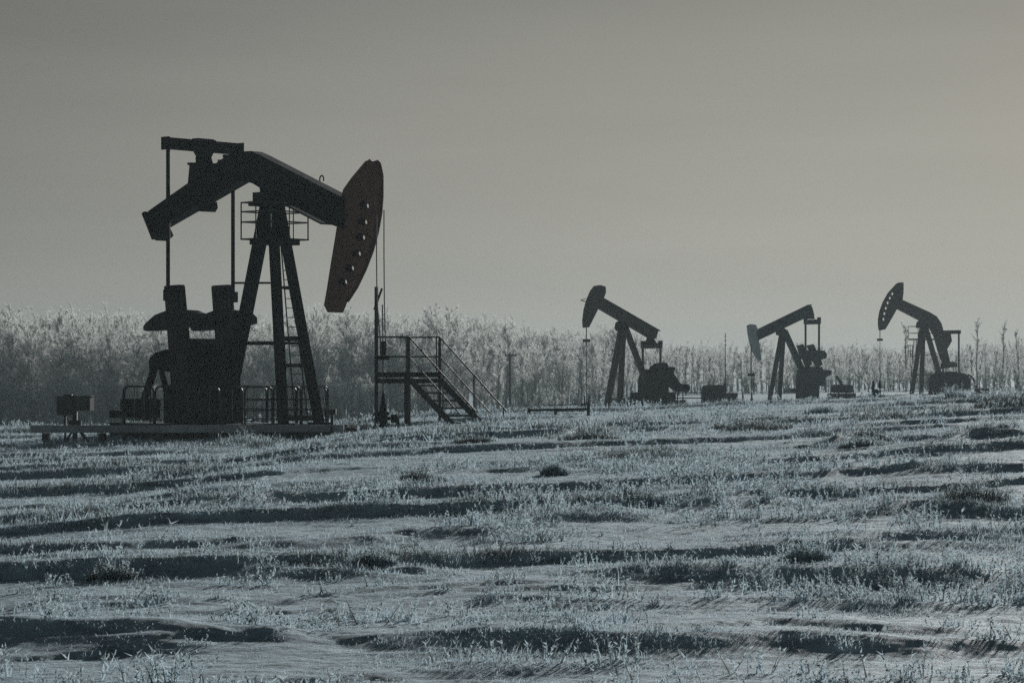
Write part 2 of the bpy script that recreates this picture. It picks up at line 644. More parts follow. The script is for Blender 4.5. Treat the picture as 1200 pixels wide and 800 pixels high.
def big_pumpjack():
    f = Frame(322, 83.3, 40, 1)
    u, v, P = f.u, f.v, f.P
    Z = Vector((0, 0, 1))
    g0 = -.12
    root = empty('pumpjack', f.at(0, 0, g0), 'nearest and largest pumpjack, black with dark red horsehead, beside the stair platform', 'pumpjack', 'pumpjacks in the snowy field')
    deck = .375
    # walking beam: near face traced, real thickness away from the camera
    hw = .225
    b = MB()
    near = [(180, 250), (226, 218), (270, 187), (278, 181), (286, 177.5), (294, 177), (303, 181), (340, 200), (402, 232), (402, 268),
            (384, 262), (348, 243.5), (328, 233), (324, 236), (306, 236), (304, 220), (296, 215), (287, 212.5), (281, 212), (187, 266)]
    b.prism(f.line(near, -hw), v * hw * 2)
    for (x0, y0), (x1, y1), off in (((300, 180.5), (400, 231), -1), ((330, 234), (384, 262), 1), ((182, 249), (276, 183), -1)):
        p, q = P(x0, y0, 0), P(x1, y1, 0)                     # flange plates proud of the web
        b.bar(p - Z * .01 * off, q - Z * .01 * off, hw * 2 + .12, .05, v)
    beam = b.build('walking_beam', BLACK, root)
    m = MB()
    m.bar(P(176, 249.5), P(188, 280), .62, .12, v)
    m.bar(P(181, 252), P(193, 279), .5, .30, v)
    m.build('end_plate', BLACK, beam)
    m = MB()
    m.prism(f.line([(219, 225), (222, 193), (237, 193), (243, 212)], -.22), v * .44)
    m.prism(f.line([(219.5, 193.5), (219.5, 190.5), (240, 190.5), (240, 193.5)], -.26), v * .52)
    m.prism(f.line([(217.5, 221), (217.5, 217), (223, 214), (224, 221)], -.3), v * .6)
    m.prism(f.line([(229, 191), (230, 184), (226, 177), (240, 177), (237, 184), (239, 191)], -.19), v * .38)
    m.tube(P(234, 186, -.28), P(234, 186, .28), .13, n=14)
    m.build('equalizer_bracket', BLACK, beam)
    m = MB()
    c = P(377, 212, 0)
    m.path([c + (u * math.cos(t) * .08 + Z * (math.sin(t) * .10 + .05)) for t in np.linspace(-.6, math.pi + .6, 10)], .022, 6)
    m.build('lifting_eye', BLACK, beam)
    m = MB()
    m.prism(f.line([(229, 247.5), (231, 243), (243, 236), (244, 243), (241, 248)], -.2), v * .4)
    m.build('lower_bracket', BLACK, beam)
    m = MB()
    for px, py in ((268, 184), (277, 180), (262, 190)):
        m.hexa(P(px, py - .6, 0), u * .05, v * .2, Z * .045)
    m.build('bolt_row', BLACK, beam)
    m = MB()                                                  # centre bearing on the Samson post
    m.tube(P(305, 196, -.30), P(305, 196, -.22), .11, n=16)
    m.build('bearing_pin', CRIM, beam)
    m = MB()
    m.hexa(P(317, 231, 0), u * .32, v * .42, Z * .13)
    m.hexa(P(317, 239, 0), u * .42, v * .5, Z * .07)
    m.build('saddle_bearing', BLACK, beam)

    # horsehead: two side plates with real holes and a curved front face
    hh = .165
    outl = [(428, 189), (432, 187.5), (435.5, 191), (438.5, 205), (438.5, 230), (437, 250), (433, 272), (427, 294), (419, 315),
            (409, 336), (398, 353), (393, 366), (384, 366), (379.5, 357.5), (383, 338), (387, 312), (392, 282), (397, 250),
            (399.5, 232), (402, 222), (412, 208), (422, 196)]
    hpts = [(426.5, 241), (424.5, 260), (422, 278), (417, 297), (409, 314), (401, 330)]
    holes = []
    for x, y in hpts:
        c = P(x, y, -hh)
        t = R(12)
        a = (u * math.cos(t) - Z * math.sin(t)) * .195
        bb = (u * math.sin(t) + Z * math.cos(t)) * .115
        holes.append([c + a * math.cos(k) + bb * math.sin(k) for k in np.linspace(0, 2 * math.pi, 12, endpoint=False)])
    h = MB()
    h.prism(f.line(outl, -hh), v * .035, holes)
    h.prism([p + v * (hh * 2 - .035) for p in f.line(outl, -hh)], v * .035, [[p + v * (hh * 2 - .035) for p in l] for l in holes])
    o2 = [p for p in f.line(outl, -hh)]
    cen = sum(o2, Vector()) / len(o2)
    n = len(o2)
    for i in range(n):                                        # rim plate between the side plates
        p, q = o2[i], o2[(i + 1) % n]
        p2, q2 = p + (cen - p).normalized() * .03, q + (cen - q).normalized() * .03
        w0, w1 = v * .037, v * (hh * 2 - .037)
        h.add([p2 + w0, q2 + w0, q2 + w1, p2 + w1], [(0, 1, 2, 3)])
    fr = f.line(outl[1:11], -hh)
    for p, q in zip(fr[:-1], fr[1:]):                         # front lips the wire line runs between
        for w in (.0, hh * 2):
            h.bar(p + v * w + u * .012, q + v * w + u * .012, .05, .05, v)
    h.build('horsehead', RED, root)
    # bridle
    fy = [(438.6, 212), (438.6, 230), (437.6, 250), (436.5, 262)]
    for lat in (-.17, .19):
        m = MB()
        top = [P(x, y, lat - 0) + u * .05 + v * 0 for x, y in []]
        x0 = 441.3 if lat < 0 else 450
        pts = [P(x0, 251 if lat < 0 else 246, lat), P(x0, 300, lat), P(x0 + .4, 350, lat), P(447 if lat < 0 else 452, 416, lat)]
        m.path(pts, .019, 6)
        m.build('bridle_cable', CABLE, root)
    m = MB()
    m.hexa(P(449.5, 419, 0), u * .05, v * .19, Z * .06)
    m.hexa(P(448.8, 408, 0), u * .06, v * .07, Z * .20)
    m.build('carrier_bar', BLACK, root)
    m = MB()
    m.tube(P(448.3, 357, 0), P(449, 470, 0), .017, n=8)
    m.build('polished_rod', GALV, root)

    # equalizer and pitmans
    se = f.S(238)
    ez = P(238, 171.5).z
    m = MB()
    m.hexa(f.at(se, 0, ez), u * .15, v * 1.52, Z * .165)
    m.hexa(f.at(se, 0, ez + .17), u * .2, v * .35, Z * .02)
    for k in range(7):
        m.hexa(f.at(se, -.3 + k * .1, ez + .2), u * .14, v * .02, Z * .02)
    for s in (-1, 1):
        m.hexa(f.at(se, s * 1.53, ez), u * .17, v * .02, Z * .19)
    m.build('equalizer', BLACK, root)
    sp = f.S(235.5)
    for s in (-1, 1):
        m = MB()
        lat = s * 1.34
        m.tube(f.at(sp, lat, ez - .15), f.at(sp, lat, P(236, 347).z), .062, n=10)
        m.hexa(f.at(sp, lat, P(236, 347).z), u * .12, v * .09, Z * .16)
        m.build('pitman_arm', BLACK, root)
    # cranks with their counterweights
    zt = P(236, 335).z
    for s in (-1, 1):
        lat = s * 1.02
        dx = 0 if s < 0 else 55.5
        m = MB()
        lt = lat - .16
        out_ = [(192, 336), (194, 334.5), (210, 333.5), (211, 335), (217, 400), (221, 452), (206, 456), (199, 430), (196, 390)]
        m.prism([P(x + dx, y, lt) for x, y in out_], v * .20)
        m.tube(P(204 + dx, 346, lat - .3 * s - .0), P(204 + dx, 346, lat + .34 * s), .11, n=12)
        ck = m.build('crank', CRIM, root)
        lw = [(196, 364), (183, 369), (172, 379), (169.5, 383), (170.5, 387), (174, 388), (196, 386)]
        rw = [(210, 362.5), (224, 363.5), (233, 367), (238, 372), (238, 379), (232, 381), (212, 384)]
        for w in (lw, rw):
            m = MB()
            l0 = lat - .26
            m.prism([P(x + dx - 2, y, l0) for x, y in w], v * .36)
            cx_ = sum(x for x, y in w) / len(w) + dx
            cy_ = sum(y for x, y in w) / len(w)
            m.tube(P(cx_, cy_, l0 - .05), P(cx_, cy_, l0), .06, n=8)
            m.build('counterweight', CRIM, ck)
    # gear reducer on its pedestal
    m = MB()
    gb = [(200, 452), (199, 420), (203, 404), (208, 399), (214, 396.5), (228, 396.5), (235, 402), (238, 420), (237, 452)]
    m.prism(f.line(gb, -.55), v * 1.10)
    m.tube(P(234, 424, -1.25), P(234, 424, 1.25), .17, n=16)
    m.hexa(P(236, 453, 0), u * .85, v * .6, Z * .06)
    gbx = m.build('gear_reducer', BLACK, root)
    m = MB()
    m.hexa((P(238, 455) + f.at(f.S(238), 0, deck)) / 2, u * .95, v * .70, Z * ((P(238, 455).z - deck) / 2))
    for k in range(5):
        m.hexa(f.at(f.S(238) - .9 + k * .45, -.72, deck + .5), u * .03, v * .02, Z * .45)
    m.build('pedestal', BLACK, root)
    # belt cover and motor on its A-frame stand
    m = MB()
    m.prism(f.line([(175, 434), (174.5, 422), (177, 417), (184, 412), (196, 409), (214, 409), (214, 432), (198, 436), (187, 433)], -.55), v * .3)
    m.build('belt_cover', BLACK, root)
    m = MB()
    for l in (-.75, -.2):
        m.bar(P(181, 432, l), P(168, 470, l), .12, .2, v)
        m.bar(P(189, 434, l), P(198, 470, l), .12, .12, v)
    m.build('motor_stand', BLACK, root)
    m = MB()
    m.tube(P(150, 475, -.5), P(180, 475, -.5), .2, n=16)
    m.hexa(P(164, 474, -.5), u * .55, v * .3, Z * .16)
    m.tube(P(183, 473, -.78), P(183, 473, -.66), .16, n=16)
    m.hexa(P(158, 485, -.5), u * .75, v * .35, Z * .12)
    m.build('motor', BLACK, root)
    # Samson post
    for name, (x0, y0), (x1, y1), l0, l1, w in (('rear_leg', (313, 240), (262.5, 498), 0, 0, .30), ('front_leg', (319, 240), (332, 496), -.12, -.9, .23),
                                                ('front_leg', (327, 240), (374, 496), .12, .9, .23)):
        m = MB()
        m.bar(P(x0, y0, l0), P(x1, y1, l1), w, w, v)
        q = P(x1, y1, l1)
        m.hexa(Vector((q.x, q.y, deck + .03)), u * .24, v * .24, Z * .03)
        m.build(name, BLACK, root)

    def legpt(side, y):                                       # point on a front leg at photo row y
        t = (y - 240) / 256
        return P(319 + 13 * t, y, -.12 - .78 * t) if side < 0 else P(327 + 47 * t, y, .12 + .78 * t)
    for y, w in ((337, .09), (397, .14), (428, .11), (489, .13)):
        m = MB()
        m.bar(legpt(-1, y), legpt(1, y), w, w)
        m.build('cross_brace', BLACK, root)
    for p, q, w in ((P(283, 402, 0), legpt(-1, 402), .11), (P(272, 331.5, 0), P(316, 331.5, -.2), .06), (P(283, 402, 0), legpt(1, 402), .08)):
        m = MB()
        m.bar(p, q, w, w)
        m.build('side_brace', BLACK, root)
    # ladder up the front
    m = MB()
    a0, a1, b0, b1 = P(329, 284, -.06), P(346, 494, -.36), P(337, 284, .26), P(361, 494, .22)
    m.tube(a0, a1, .022, n=6)
    m.tube(b0, b1, .022, n=6)
    for k in range(1, 19):
        t = k / 19
        m.tube(a0.lerp(a1, t), b0.lerp(b1, t), .013, n=5)
    m.build('ladder', RAIL, root)
    # work platform below the beam
    zp = P(315, 281).z
    m = MB()
    m.hexa(f.at(0, 0, zp), u * .62, v * .80, Z * .02)
    m.hexa(f.at(0, 0, zp - .09), u * .42, v * .62, Z * .07)
    wp = m.build('work_platform', BLACK, root)
    m = MB()
    cs = [f.at(sx * .6, sy * .78, zp) for sx, sy in ((-1, -1), (1, -1), (1, 1), (-1, 1))]
    for i in range(4):
        p, q = cs[i], cs[(i + 1) % 4]
        for hgt in (.5, .8, 1.07):
            m.tube(p + Z * hgt, q + Z * hgt, .022, n=6)
        m.tube(p, p + Z * 1.07, .026, n=6)
        m.tube((p + q) / 2, (p + q) / 2 + Z * 1.07, .02, n=6)
    m.build('railing', RAIL, wp)
    # skid
    m = MB()
    s0, s1 = f.S(132, -1.0), f.S(392, -1.0)
    for l in (-1.0, 1.0):
        m.bar(f.at(s0, l, deck - .2), f.at(s1, l, deck - .2), .22, .40, v)
    for k in range(9):
        t = s0 + (s1 - s0) * k / 8
        m.bar(f.at(t, -.88, deck - .16), f.at(t, .88, deck - .16), .18, .22)
    m.hexa(f.at(f.S(220), 0, deck - .03), u * 2.6, v * .885, Z * .02)
    m.build('skid_base', BLACK, root)
    # guard panels round the cranks
    lat = -1.75

    def panel(p, q, mt):
        m = MB()
        r = (q - p).normalized()
        h, c = 1.1, .17
        arc = [p + r * (c - c * math.sin(t)) + Z * (h - c + c * math.cos(t)) for t in np.linspace(math.pi / 2, 0, 5)]
        arc2 = [q - r * (c - c * math.sin(t)) + Z * (h - c + c * math.cos(t)) for t in np.linspace(0, math.pi / 2, 5)]
        m.path([p] + arc + arc2 + [q], .028, 8)
        for hh_ in (.12, .42, .72):
            m.tube(p + Z * hh_, q + Z * hh_, .018, n=6)
        n_ = max(1, int((q - p).length / .55))
        for k in range(1, n_ + 1):
            x = p.lerp(q, k / (n_ + 1))
            m.tube(x + Z * .12, x + Z * (h - .02), .012, n=5)
        m.build('guard_panel', mt, root)
    xs = [(146, 180), (182, 219), (221, 257), (260, 284)]
    for a, b_ in xs:
        panel(f.at(f.S(a, lat), lat, deck), f.at(f.S(b_, lat), lat, deck), RAIL)
    sL, sR = f.S(146, lat), f.S(284, lat)
    panel(f.at(sL - .06, lat, deck), f.at(sL - .06, lat + 1.1, deck), RAIL)
    for k in range(3):
        panel(f.at(sR + .05, lat + .05 + k * 1.17, deck), f.at(sR + .05, lat + 1.16 + k * 1.17, deck), RAIL)
    for k in range(4):
        w = (sR - sL) / 4
        panel(f.at(sL + k * w + .03, 1.75, deck), f.at(sL + k * w + w - .03, 1.75, deck), RAIL)
    m = MB()
    for l in (-1.75, 1.75):
        m.bar(f.at(sL - .06, l, deck - .05), f.at(sR + .06, l, deck - .05), .12, .08, v)
        for k in range(5):
            t = sL + (sR - sL) * k / 4
            m.bar(f.at(t, l, deck - .1), f.at(t, l, -.3), .1, .1, u)
    for s_ in (sL, sR):
        m.bar(f.at(s_, -1.68, deck - .07), f.at(s_, 1.68, deck - .07), .1, .07)
    m.build('guard_base', RAIL, root)
    return f


fb = big_pumpjack()


# ------------------------------------------------------------------ wellhead and access platform by the big pumpjack
def wellhead(f):
    Z = Vector((0, 0, 1))
    p = f.P(449, 498, 0)
    root = empty('wellhead', (p.x, p.y, gz(p.x, p.y)), 'dark slim wellhead standing below the biggest pumpjack\'s cable, beside the stair platform', 'wellhead')
    z0 = root.location.z - .05
    m = MB()
    prof = [(0, .16), (.12, .16), (.14, .21), (.2, .21), (.22, .13), (.42, .13), (.44, .19), (.52, .19), (.54, .10), (.72, .09), (.76, .055), (1.0, .045), (1.02, .03), (1.1, .028)]
    m.path([Vector((p.x, p.y, z0 + h)) for h, r in prof], [r for h, r in prof], 14)
    m.build('casing_head', BLACK, root)
    m = MB()
    q = Vector((p.x, p.y, z0 + .34))
    m.tube(q, q + f.u * .55, .05, n=10)
    m.tube(q + f.u * .42 - Z * .12, q + f.u * .42 + Z * .12, .1, n=10)
    m.tube(q + f.u * .55, q + f.u * .62 - Z * .5, .045, n=8)
    m.build('flow_line', BLACK, root)
    m = MB()
    c = q - f.u * .28
    m.tube(q, c, .03, n=8)
    m.path([c + (f.v * math.cos(t) + Z * math.sin(t)) * .13 for t in np.linspace(0, 2 * math.pi, 13)], .018, 6)
    m.build('hand_wheel', BLACK, root)


wellhead(fb)


def access_platform(f):
    Z = Vector((0, 0, 1))
    u, v = f.u, f.v
    l0, l1 = .30, 1.62
    s0 = f.S(441, l0)
    s1 = f.S(479, l0)
    zd = CAM_Z - .02
    A, B, C, D = (s0, l0), (s0, l1), (s1, l0), (s1, l1)
    c0 = f.at((s0 + s1) / 2, (l0 + l1) / 2, 0)
    root = empty('access_platform', (c0.x, c0.y, gz(c0.x, c0.y)), 'steel platform with handrails and a short open stair beside the biggest pumpjack', 'platform')
    m = MB()
    m.hexa(f.at((s0 + s1) / 2, (l0 + l1) / 2, zd), u * ((s1 - s0) / 2), v * ((l1 - l0) / 2), Z * .025)
    for l in (l0, l1):
        m.bar(f.at(s0 + .03, l, zd - .13), f.at(s1 - .03, l, zd - .13), .06, .13, v)
    for s in (s0, s1):
        m.bar(f.at(s, l0 - .03, zd - .13), f.at(s, l1 + .03, zd - .13), .06, .13, u)
    for l in (l0, l1):
        m.bar(f.at(s0, l, zd + .07), f.at(s1, l, zd + .07), .012, .10, v)
    m.build('deck', CRIM, root)
    for (s, l), ext, w in ((A, 2.55, .075), (B, 1.1, .13), (C, 1.1, .05), (D, 1.1, .06)):
        m = MB()
        p = f.at(s, l, 0)
        gzz = gz(p.x, p.y) - .1
        if w > .1:
            m.bar(f.at(s, l, gzz), f.at(s, l, zd - .03), w, w, u)
            m.bar(f.at(s, l, zd - .03), f.at(s, l, zd + 1.12), .05, .05, u)
        else:
            m.bar(f.at(s, l, gzz if (s, l) != C else zd - .2), f.at(s, l, zd + ext), w, w, u)
        if (s, l) == A:
            m.bar(f.at(s, l, zd + 1.9) - u * .08, f.at(s, l, zd + 2.5) + u * .22, .04, .05, v)
        m.build('post', RAIL, root)
    m = MB()
    for h in (.56, 1.12):
        for (a, b) in ((A, C), (B, D), (A, B)):
            m.tube(f.at(*a, zd + h), f.at(*b, zd + h), .022, n=8)
    x = (s0 + s1) / 2
    m.tube(f.at(s1 - .12, l1, zd), f.at(s1 - .12, l1, zd + 1.12), .02, n=6)
    m.tube(f.at(s1 - .10, l0, zd), f.at(s1 - .10, l0, zd + 1.12), .02, n=6)
    m.build('handrail', RAIL, root)
    st = MB()
    run, drop = 1.62, 1.36
    n = 6
    for l in (l0 + .03, l1 - .03):
        st.bar(f.at(s1 + .03, l, zd - .10), f.at(s1 + run, l, zd - drop), .05, .17, v)
    stair = st.build('stair', RAIL, root)
    for k in range(1, n + 1):
        m = MB()
        t = k / (n + .2)
        c = f.at(s1 + run * t, (l0 + l1) / 2, zd - .05 - (drop - .05) * t)
        m.hexa(c, u * .115, v * ((l1 - l0) / 2 - .06), Z * .026)
        m.build('tread', RAIL, stair)
    for l in (l0, l1):
        m = MB()
        off = .0
        top, mid = f.at(s1, l, zd + 1.12), f.at(s1, l, zd + .56)
        e = run + .86
        dz = drop + .86 * drop / run
        m.tube(top, f.at(s1 + e, l, zd + 1.12 - dz), .024, n=8)
        m.tube(mid, f.at(s1 + e - .55, l, zd + .56 - dz + .55 * drop / run), .02, n=8)
        for t in (.52, .96):
            p = f.at(s1 + e * t, l, 0)
            zt = zd + 1.12 - dz * t
            zb = zd - .1 - dz * t * .98
            zb = max(zb, gz(p.x, p.y) - .1)
            m.tube(f.at(s1 + e * t, l, zt), f.at(s1 + e * t, l, zb), .022, n=6)
        m.build('stair_rail', RAIL, stair)


access_platform(fb)


# ------------------------------------------------------------------ grey barrier, cabinet stand and small stands near the big pumpjack
def barrier():
    Y = 80.4
    p, q = at(36, 502.5, Y), at(403, 502.0, Y)
    mid = (p + q) / 2
    root = empty('barrier_rail', (mid.x, mid.y, gz(mid.x, mid.y)), 'long low grey beam barrier running in front of the biggest pumpjack', 'barrier')
    m = MB()
    m.bar(p, q, .16, .21, (0, 1, 0))
    m.build('beam', BOARD, root, bevel=.02)
    for px in (54, 120, 186, 252, 318, 386):
        m = MB()
        a = at(px, 507, Y + .02)
        m.hexa((a.x, a.y, a.z - .12), (.1, 0, 0), (0, .1, 0), (0, 0, .115))
        z1 = gz(a.x, a.y) - .15
        m.hexa((a.x + .01, a.y, (a.z - .24 + z1) / 2), (.05, 0, 0), (0, .05, 0), (0, 0, (a.z - .24 - z1) / 2))
        m.build('post', RAIL, root)


barrier()


def cabinet_stand():
    Y = 84.0
    g = at(87, 515, Y)
    z0 = gz(g.x, g.y)
    root = empty('cabinet_stand', (g.x, g.y, z0), 'grey twin cabinet on a post stand at the far left of the field', 'cabinet')
    Z = Vector((0, 0, 1))
    a = Vector((.9, -.43, 0)).normalized()
    c = at(77, 475, Y)
    for cpx, cpy, hw_, hh_, tlt in ((77, 475.5, .27, .27, .06), (98, 472.5, .27, .21, -.03)):
        m = MB()
        ax = Vector((.96, .28 if cpx < 88 else -.28, 0)).normalized()
        ay = Vector((-ax.y, ax.x, 0))
        cc = at(cpx, cpy, Y)
        m.hexa(cc, ax * hw_, ay * .14, Z * hh_)
        m.hexa(cc - ay * .145, ax * (hw_ - .05), ay * .012, Z * (hh_ - .05))
        m.hexa(cc + Z * (hh_ + .012), ax * (hw_ + .02), ay * .17, Z * .012)
        cab = m.build('cabinet', DKGREY, root)
        m = MB()
        m.hexa(cc - ay * .17 + ax * (hw_ - .1), ax * .015, ay * .02, Z * .05)
        m.build('handle', RAIL, cab)
    m = MB()
    m.bar(at(88, 463, Y), Vector((at(88, 463, Y).x, Y, z0 - .1)), .13, .13, (1, 0, 0))
    m.bar(at(76.5, 484, Y), Vector((at(76.5, 484, Y).x, Y, z0 - .1)), .06, .06, (1, 0, 0))
    m.hexa(at(80, 463.5, Y), (.12, 0, 0), (0, .1, 0), (0, 0, .04))
    m.build('post', RAIL, root)
    m = MB()
    p = at(93, 503, Y)
    q = at(104, 518, Y - .6)
    m.bar(p, Vector((q.x, q.y, gz(q.x, q.y) - .05)), .07, .07)
    m.bar(at(86, 503, Y), Vector((at(78, 503, Y).x, Y - .5, z0 - .05)), .05, .05)
    m.build('brace', RAIL, root)
    m = MB()
    m.hexa(at(88, 496, Y), (.17, 0, 0), (0, .12, 0), (0, 0, .10))
    m.build('junction_box', RAIL, root)


cabinet_stand()


def valve_stand():
    Y = 82.5
    g = at(389, 512, Y)
    z0 = gz(g.x, g.y)
    root = empty('valve_stand', (g.x, g.y, z0), 'small dark box on a thin post at the right end of the grey barrier', 'valve stand')
    m = MB()
    m.bar(at(389.5, 484, Y), Vector((g.x, Y, z0 - .1)), .08, .08, (1, 0, 0))
    m.build('post', RAIL, root)
    m = MB()
    m.hexa(at(387, 482, Y), (.17, 0, 0), (0, .1, 0), (0, 0, .075))
    m.tube(at(381, 481, Y), at(379, 465, Y), .02, n=6)
    m.build('box', RAIL, root)


valve_stand()


# ------------------------------------------------------------------ the three distant pumpjacks
GP = 'pumpjacks in the snowy field'


def carrier_and_rod(f, root, px, y0, y1, yc, rod_to=None):
    Z = Vector((0, 0, 1))
    for l in (-.14, .14):
        m = MB()
        m.tube(f.P(px, y0, l), f.P(px, yc, l), .034, n=6)
        m.build('bridle_cable', CABLE, root)
    m = MB()
    m.hexa(f.P(px, yc, 0), f.u * .1, f.v * .25, Z * .09)
    m.build('carrier_bar', BLACK, root)
    m = MB()
    m.tube(f.P(px, yc, 0), f.P(px, y1, 0), .024, n=6)
    m.build('polished_rod', RAIL, root)


def straight_pumpjack(px, Y, th, label, sc, off, head, beam, eq, pit, legs, gear, c_head, c_body, extra):
    """A-frame unit; all outlines in the zoomed crop's pixels: photo = off + p / sc"""
    f = Frame(px, Y, th, -1)
    u, v = f.u, f.v
    Z = Vector((0, 0, 1))

    def Q(p, lat=0):
        return f.P(off[0] + p[0] / sc, off[1] + p[1] / sc, lat)
    g = f.at(0, 0, 0)
    z0 = gz(g.x, g.y)
    root = empty('pumpjack', (g.x, g.y, z0), label, 'pumpjack', GP)
    m = MB()
    m.prism([Q(p, -.17) for p in beam], v * .34)
    bm_ = m.build('walking_beam', c_body, root)
    m = MB()
    t0, t1 = Q(beam[0], 0), Q(beam[1], 0)
    m.bar(t0 + Z * .02, t1 + Z * .02, .44, .05, v)
    m.build('flange', c_body, bm_)
    m = MB()
    m.prism([Q(p, -.12) for p in head], v * .24)
    m.build('horsehead', c_head, root)
    (ex0, ex1, ey) = eq
    se = f.S(off[0] + (ex0 + ex1) / 2 / sc)
    ez = Q(((ex0 + ex1) / 2, ey)).z
    hl = abs(off[0] - off[0] + (ex1 - ex0) / sc) / (F / Y) / math.sin(R(th)) / 2 * .93
    m = MB()
    m.hexa(f.at(se, 0, ez), u * .10, v * hl, Z * .16)
    for s in (-1, 1):
        m.hexa(f.at(se, s * (hl - .05), ez + .12), u * .10, v * .08, Z * .18)
    m.build('equalizer', c_body, root)
    for s in (-1, 1):
        m = MB()
        zb = Q((0, pit[0 if s > 0 else 1])).z
        m.tube(f.at(se, s * (hl - .06), ez), f.at(se, s * (hl - .06), zb), .07, n=8)
        m.build('pitman_arm', c_body, root)
    feet = []
    for name, a, b, la, lb, w in legs:
        m = MB()
        p, q = Q(a, la), Q(b, lb)
        m.bar(p, q, w, w, v)
        feet.append(q)
        m.build(name, c_body, root)
    extra(f, root, Q, m)
    return f


def jack_two(f, root, Q, _):
    u, v, Z = f.u, f.v, Vector((0, 0, 1))
    m = MB()
    m.prism([Q(p, -.12) for p in [(712, 345), (716, 320), (742, 328), (742, 345), (760, 372), (690, 372)]], v * .24)
    m.build('equalizer_bearing', BLACK, root)
    m = MB()
    m.prism([Q(p, -.22) for p in [(555, 285), (560, 258), (575, 248), (598, 255), (606, 285), (600, 300), (562, 300)]], v * .44)
    m.build('saddle_bearing', BLACK, root)
    m = MB()
    blob = [(702, 640), (704, 570), (712, 520), (728, 488), (752, 470), (775, 465), (808, 466), (816, 490), (818, 570), (812, 640)]
    m.prism([Q(p, -.75) for p in blob], v * .2)
    m.build('crank_guard', BLACK, root)
    m = MB()
    m.prism([Q(p, -.5) for p in [(715, 640), (720, 540), (745, 500), (800, 500), (810, 640)]], v * 1.2)
    m.build('gear_reducer', BLACK, root)
    m = MB()
    m.prism([Q(p, -.45) for p in [(790, 485), (852, 490), (842, 520), (880, 575), (905, 580), (908, 612), (865, 618), (800, 570)]], v * .3)
    m.build('belt_cover', BLACK, root)
    m = MB()
    m.tube(Q((860, 598), -.5), Q((915, 598), -.5), .24, n=14)
    m.build('motor', BLACK, root)
    m = MB()
    for l in (-.7, .7):
        m.bar(Q((485, 692), l * .8), Q((900, 668), l), .2, .22, v)
    m.hexa(Q((755, 660)), u * .9, v * .7, Z * .42)
    m.hexa(Q((670, 650), -.3), u * .4, v * .5, Z * .35)
    m.build('skid_base', BLACK, root)
    m = MB()
    m.hexa(Q((590, 662), .2), u * .95, v * .5, Z * .16)
    m.build('concrete_pad', CONC, root)
    m = MB()
    for y in (622, 650, 690):
        m.tube(Q((765, y), -1.1), Q((998, y), -1.1), .035, n=6)
    for x in (765, 815, 862, 890, 998):
        m.tube(Q((x, 622), -1.1), Q((x, 712), -1.1), .04, n=6)
    m.build('guard_rail', RAIL, root)
    carrier_and_rod(f, root, 687.2, 383, 474, 399)
    m = MB()
    m.tube(Q((395, 152)), Q((358, 140)), .03, n=5)
    m.tube(Q((358, 140)), Q((385, 132)), .02, n=5)
    m.build('head_latch', RAIL, root)


straight_pumpjack(745, 171, 33, 'brown straight-beam pumpjack with its horsehead raised, second of the four from the left', 4.444, (600, 320),
                  [(438, 66), (462, 62), (488, 70), (490, 100), (480, 128), (468, 145), (455, 175), (428, 230), (402, 282), (379, 284), (377, 245), (384, 190), (398, 138), (418, 92)],
                  [(466, 132), (762, 302), (752, 340), (718, 335), (450, 178)],
                  (678, 776, 378), (560, 470),
                  [('front_leg', (575, 268), (493, 700), .05, .5, .30), ('front_leg', (582, 268), (561, 680), -.05, -.5, .26), ('rear_leg', (588, 275), (706, 585), 0, 0, .28)],
                  None, TAN, TAN, jack_two)


